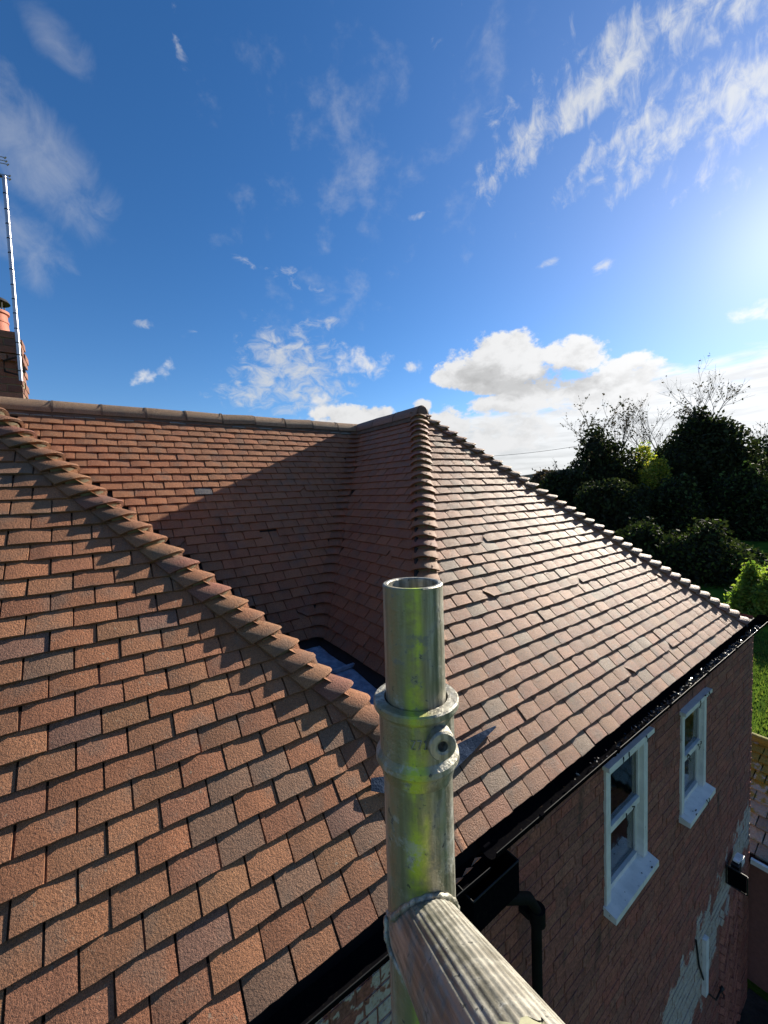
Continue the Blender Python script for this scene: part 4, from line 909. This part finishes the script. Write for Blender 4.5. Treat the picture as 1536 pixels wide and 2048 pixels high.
# trees ---------------------------------------------------------------
def leaf_cloud(m, pts, size, cols, up=.3):
    for p in pts:
        a = rng.normal(size=3); a /= np.linalg.norm(a); b = np.cross(a, rng.normal(size=3)); b /= np.linalg.norm(b); s_ = size*random.uniform(.6, 1.4); c = random.choice(cols); k = random.uniform(.7, 1.25)
        q = (p-a*s_, p-b*s_*.55, p+a*s_, p+b*s_*.55); m.add(q, [(0, 1, 2, 3)], tuple(x*k for x in c))
def crown_pts(c, r, n, shell=.75, lumps=14, lr=.42):
    """leaves gathered in uneven bunches, loose at their edges"""
    c = np.array(c); r = np.array(r); lumps = int(lumps*2.2); L = rng.normal(size=(lumps, 3)); L /= np.linalg.norm(L, axis=1)[:, None]; L *= rng.uniform(.30, .92, (lumps, 1)); R_ = rng.uniform(.12, .36, lumps)
    k = rng.choice(lumps, n, p=R_**1.7/np.sum(R_**1.7)); d = rng.normal(size=(n, 3)); dn = np.linalg.norm(d, axis=1)[:, None]; rad = np.minimum(np.abs(rng.normal(.8, .28, (n, 1))), 1.5)
    P = c+(L[k]+d/dn*rad*R_[k][:, None])*r; P[:, 2] -= np.abs(rng.normal(0, .03, n))*r[2]
    return list(P), [(c+l*r, q) for l, q in zip(L, R_)]
def core(m, c, r, sub=2):
    import bmesh
    bm = bmesh.new(); bmesh.ops.create_icosphere(bm, subdivisions=3, radius=1)
    vs = [np.array(c)+np.array(v.co)*np.array(r)*(1+random.uniform(-.16, .10)) for v in bm.verts]; fs = [[v.index for v in f.verts] for f in bm.faces]; bm.free(); m.add(vs, fs, (1, 1, 1), True)
IVY = [(.026, .034, .013), (.018, .025, .011), (.038, .048, .016), (.022, .024, .014)]; AUT = [(.30, .29, .035), (.19, .23, .035), (.36, .29, .06), (.12, .17, .035)]; GRN = [(.055, .085, .016), (.04, .062, .014), (.09, .11, .025)]; DRY = [(.05, .04, .025), (.03, .028, .02), (.08, .05, .03)]
def branchy(root, base, h, spread, nl, lsize=.035, lean=(0, 0), lv=3, thick=.035, stems=5, fan=.8):
    m = MB(); tips = []
    def grow(p, d, L, r, k):
        pts = [p]; n = 4
        for i in range(n): d = d+rng.normal(size=3)*.10+V(0, 0, .03); d /= np.linalg.norm(d); pts.append(pts[-1]+d*L/n); tips.append((pts[-1], k)) if k <= 1 else None
        m.tube(pts, [r*(1-.5*i/n) for i in range(n+1)], 5 if r > .02 else 4, cap=False)
        if k > 0:
            for j in range(random.choice((2, 3, 3))):
                q = pts[random.choice((2, 3, 4))]; a = rng.normal(size=3); a[2] = abs(a[2])*.5; nd = d*.8+a*spread/np.linalg.norm(a); nd /= np.linalg.norm(nd); grow(q, nd, L*random.uniform(.55, .8), r*.5, k-1)
            grow(pts[-1], d, L*.65, r*.5, k-1)
    for q_ in range(stems):
        a_ = 6.283*q_/stems+random.uniform(-.4, .4); sp = random.uniform(.25, 1.0)*fan
        grow(V(*base)+V(math.cos(a_), math.sin(a_), 0)*.25*fan, V(math.cos(a_)*sp+lean[0], math.sin(a_)*sp+lean[1], 1), h*random.uniform(.32, .46), thick, lv)
    m.build('branches', M_BARK, root)
    lm = MB(); sel = [tips[i][0]+rng.normal(size=3)*.06 for i in rng.integers(0, len(tips), nl)]; leaf_cloud(lm, sel, lsize, DRY+IVY[:1]); lm.build('leaves', M_LEAF, root, kind='stuff')
def ivy_tree(label, cpx, dist, wpx, toppx, botpx, cols, n, group='trees behind the garden', lsize=.055, mt=M_LEAF, dense=True, name='ivy_tree', cat='tree', lumps=16, depth=1.0, cs=1.0):
    """crown spans the given bearing and heights at this distance"""
    k = dist/FPX; top = at_d(cpx, toppx, dist); bot = at_d(cpx, botpx, dist); c = (top+bot)/2; hz = abs(top[2]-bot[2])/2; w_ = wpx*k/2
    root = thing(name, (c[0], c[1], ZG), label, cat, group); m = MB(); n_ = 8
    FS = dist/12
    m.tube([V(c[0], c[1], ZG-.1), V(c[0]+.05, c[1], ZG+1.5), V(c[0]-.08, c[1]+.05, c[2]), V(c[0], c[1], c[2]+hz*.6)], [.22*FS, .18*FS, .13*FS, .05*FS], 8); m.build('trunk', M_BARK, root)
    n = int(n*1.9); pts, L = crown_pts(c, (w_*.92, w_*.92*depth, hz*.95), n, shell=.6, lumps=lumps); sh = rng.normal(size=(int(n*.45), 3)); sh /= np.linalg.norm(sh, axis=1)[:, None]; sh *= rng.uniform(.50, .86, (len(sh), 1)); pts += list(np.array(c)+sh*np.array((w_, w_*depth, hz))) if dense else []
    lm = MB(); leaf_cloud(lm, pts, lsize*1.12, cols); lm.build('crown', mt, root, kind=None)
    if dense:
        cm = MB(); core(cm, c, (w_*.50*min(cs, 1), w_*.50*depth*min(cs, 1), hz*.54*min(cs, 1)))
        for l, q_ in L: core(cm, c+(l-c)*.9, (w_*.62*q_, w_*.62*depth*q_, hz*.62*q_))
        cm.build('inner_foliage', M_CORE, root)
    return root, c, w_, hz
r1, c1, *_ = ivy_tree('dark ivy-clad tree at the left of the trees behind the garden', 1210, 56, 190, 858, 1130, IVY, 13000, lsize=.24)
branchy(r1, c1+V(0, 0, 3.0), 11.0, .75, 800, lsize=.16, thick=.10)
r1b, c1b, *_ = ivy_tree('low dark shrub at the left end of the trees, above the far hip', 1128, 50, 100, 930, 1060, IVY, 6000, lsize=.22, name='shrub', cat='shrub'); branchy(r1b, c1b+V(0, 0, .8), 6.2, .6, 220, lsize=.15, thick=.05, lv=2, fan=1.2)
r2, c2, *_ = ivy_tree('small yellow-green tree in sun between the two darkest ivy trees', 1288, 52, 92, 885, 1060, AUT, 7500, lsize=.16, mt=M_LEAFB, dense=False, name='young_tree')
r2b, c2b, *_ = ivy_tree('bare-topped tree with thin branches rising over the yellow-green tree', 1325, 66, 90, 885, 1090, IVY, 6000, lsize=.26, name='bare_tree'); branchy(r2b, c2b+V(0, 0, 1.2), 17.5, .7, 480, lsize=.18, thick=.17, lv=4, stems=3)
r3, c3, *_ = ivy_tree('tallest and broadest dark ivy-covered tree, domed top', 1412, 54, 218, 812, 1120, IVY, 21000, lsize=.24, lumps=26, cs=1.15); branchy(r3, c3+V(0, 0, 5.5), 8.0, .95, 520, lsize=.15, fan=1.1, stems=5, thick=.10)
r4, c4, *_ = ivy_tree('dark bushy tree at the right edge of the photograph', 1545, 62, 170, 850, 1110, IVY+[(.05, .08, .03)], 13000, lsize=.26); branchy(r4, c4+V(0, 0, 5.0), 7.5, .9, 420, lsize=.15, thick=.09)
ivy_tree('loose dark tree low in front of the yellow-green one, right of its foot', 1345, 44, 120, 950, 1140, IVY+[(.07, .10, .03)], 9000, lsize=.20, cs=.9)
ivy_tree('loose dark tree low behind the hip, under the leftmost ivy tree', 1225, 42, 150, 940, 1150, IVY, 9000, lsize=.20, cs=.9)
ivy_tree('green-tinged dark tree low at the right, under the edge tree', 1495, 44, 140, 925, 1160, IVY+[(.07, .11, .03)], 9000, lsize=.20, cs=.9)
ivy_tree('dark shrub on the lawn just left of the bright bush at the right edge', 1475, 30, 100, 1075, 1215, IVY+[(.07, .11, .03)], 6500, lsize=.14, name='shrub', cat='shrub')
ivy_tree('dark undergrowth below the trees, left of centre beside the hip', 1280, 30, 170, 1035, 1225, IVY+[(.06, .09, .02)], 10000, lsize=.14, name='shrub', cat='shrub')
ivy_tree('dark low shrub at the foot of the domed ivy tree, right beside the hip end', 1410, 26, 215, 1050, 1270, IVY+[(.06, .09, .02)], 13000, lsize=.13, name='shrub', cat='shrub', cs=1.1)
ivy_tree('bright sunlit green bush below the trees at the right edge', 1536, 18, 120, 1095, 1300, [(.16, .22, .035), (.10, .16, .03), (.22, .26, .05)], 8000, lsize=.08, lumps=9, mt=M_LEAFB, dense=False, name='bush', cat='bush')
ivy_tree('green bush in sun on the lawn just beyond the wall corner', 1535, 19, 50, 1290, 1350, GRN, 2500, lsize=.07, mt=M_LEAFB, dense=False, name='bush', cat='bush')
ivy_tree('distant reddish brown treetops seen through the gap beside the hip', 1092, 90, 60, 938, 985, [(.10, .06, .04), (.07, .06, .035)], 2600, lsize=.5, name='distant_trees', cat='trees')
# grass tufts on the lawn beyond the corner
m = MB()
for i in range(9000):
    y = random.uniform(9.5, 22); x = random.uniform(-4.5, .5)-.12*(y-9); p = V(x, y, ZG); h = random.uniform(.05, .16); a = random.uniform(0, 6.28); d = V(math.cos(a), math.sin(a), 0)*.02; l = V(random.uniform(-.05, .05), random.uniform(-.05, .05), h)
    m.add([p-d, p+d, p+l], [(0, 1, 2)], random.choice(GRN))
tag(m.build('grass', M_LEAFB, kind='stuff'), 'rough bright green grass beyond the house corner', 'grass')
m = MB(); pc = at_z(1432, 2035, ZG+.1)
for i in range(160):
    p = V(.1+random.random()*.35, pc[1]+random.uniform(-.35, .3), ZG); l = V(random.uniform(-.08, .08), random.uniform(-.08, .08), random.uniform(.08, .22)); d = V(.008, .004, 0); m.add([p-d, p+d, p+l], [(0, 1, 2)], random.choice(GRN+[(.35, .36, .16)]))
tag(m.build('grass_tuft', M_LEAFB, kind='stuff'), 'small tuft of pale grass at the foot of the brick wall', 'grass')
# white picket fence
fc = at_d(1524, 1268, 17.0); fz = fc[2]; fe = thing('picket_fence', fc, 'short run of white picket fence seen under the far gutter corner', 'fence')
for i in range(14):
    m = MB(); x = fc[0]-.5+i*.13; m.box(V(x, fc[1], 0), ax, (0, 0, fz-1.0), (.07, .02, fz+.14)); m.build('pale', M_PAINT, fe)
m = MB(); m.box(V(0, 0, 0), ax, (fc[0]-.6, fc[1]+.021, fz-.02), (fc[0]+1.4, fc[1]+.05, fz+.05)); m.build('rail', M_PAINT, fe)
# overhead wire between two far poles
wa_ = at_d(985, 912, 40); wb_ = at_d(1260, 872, 34); m = MB(); m.tube([wa_+(wb_-wa_)*k/10+V(0, 0, -.25*(1-(2*k/10-1)**2)) for k in range(11)], .018, 5)
tag(m.build('overhead_wire', M_IRON), 'single thin overhead wire crossing the pale sky behind the far hip', 'wire')
for o in list(bpy.data.objects):
    if '_o' in o: del o['_o']
S.cycles.max_bounces = 6; S.cycles.transparent_max_bounces = 8; S.cycles.caustics_reflective = False; S.cycles.caustics_refractive = False
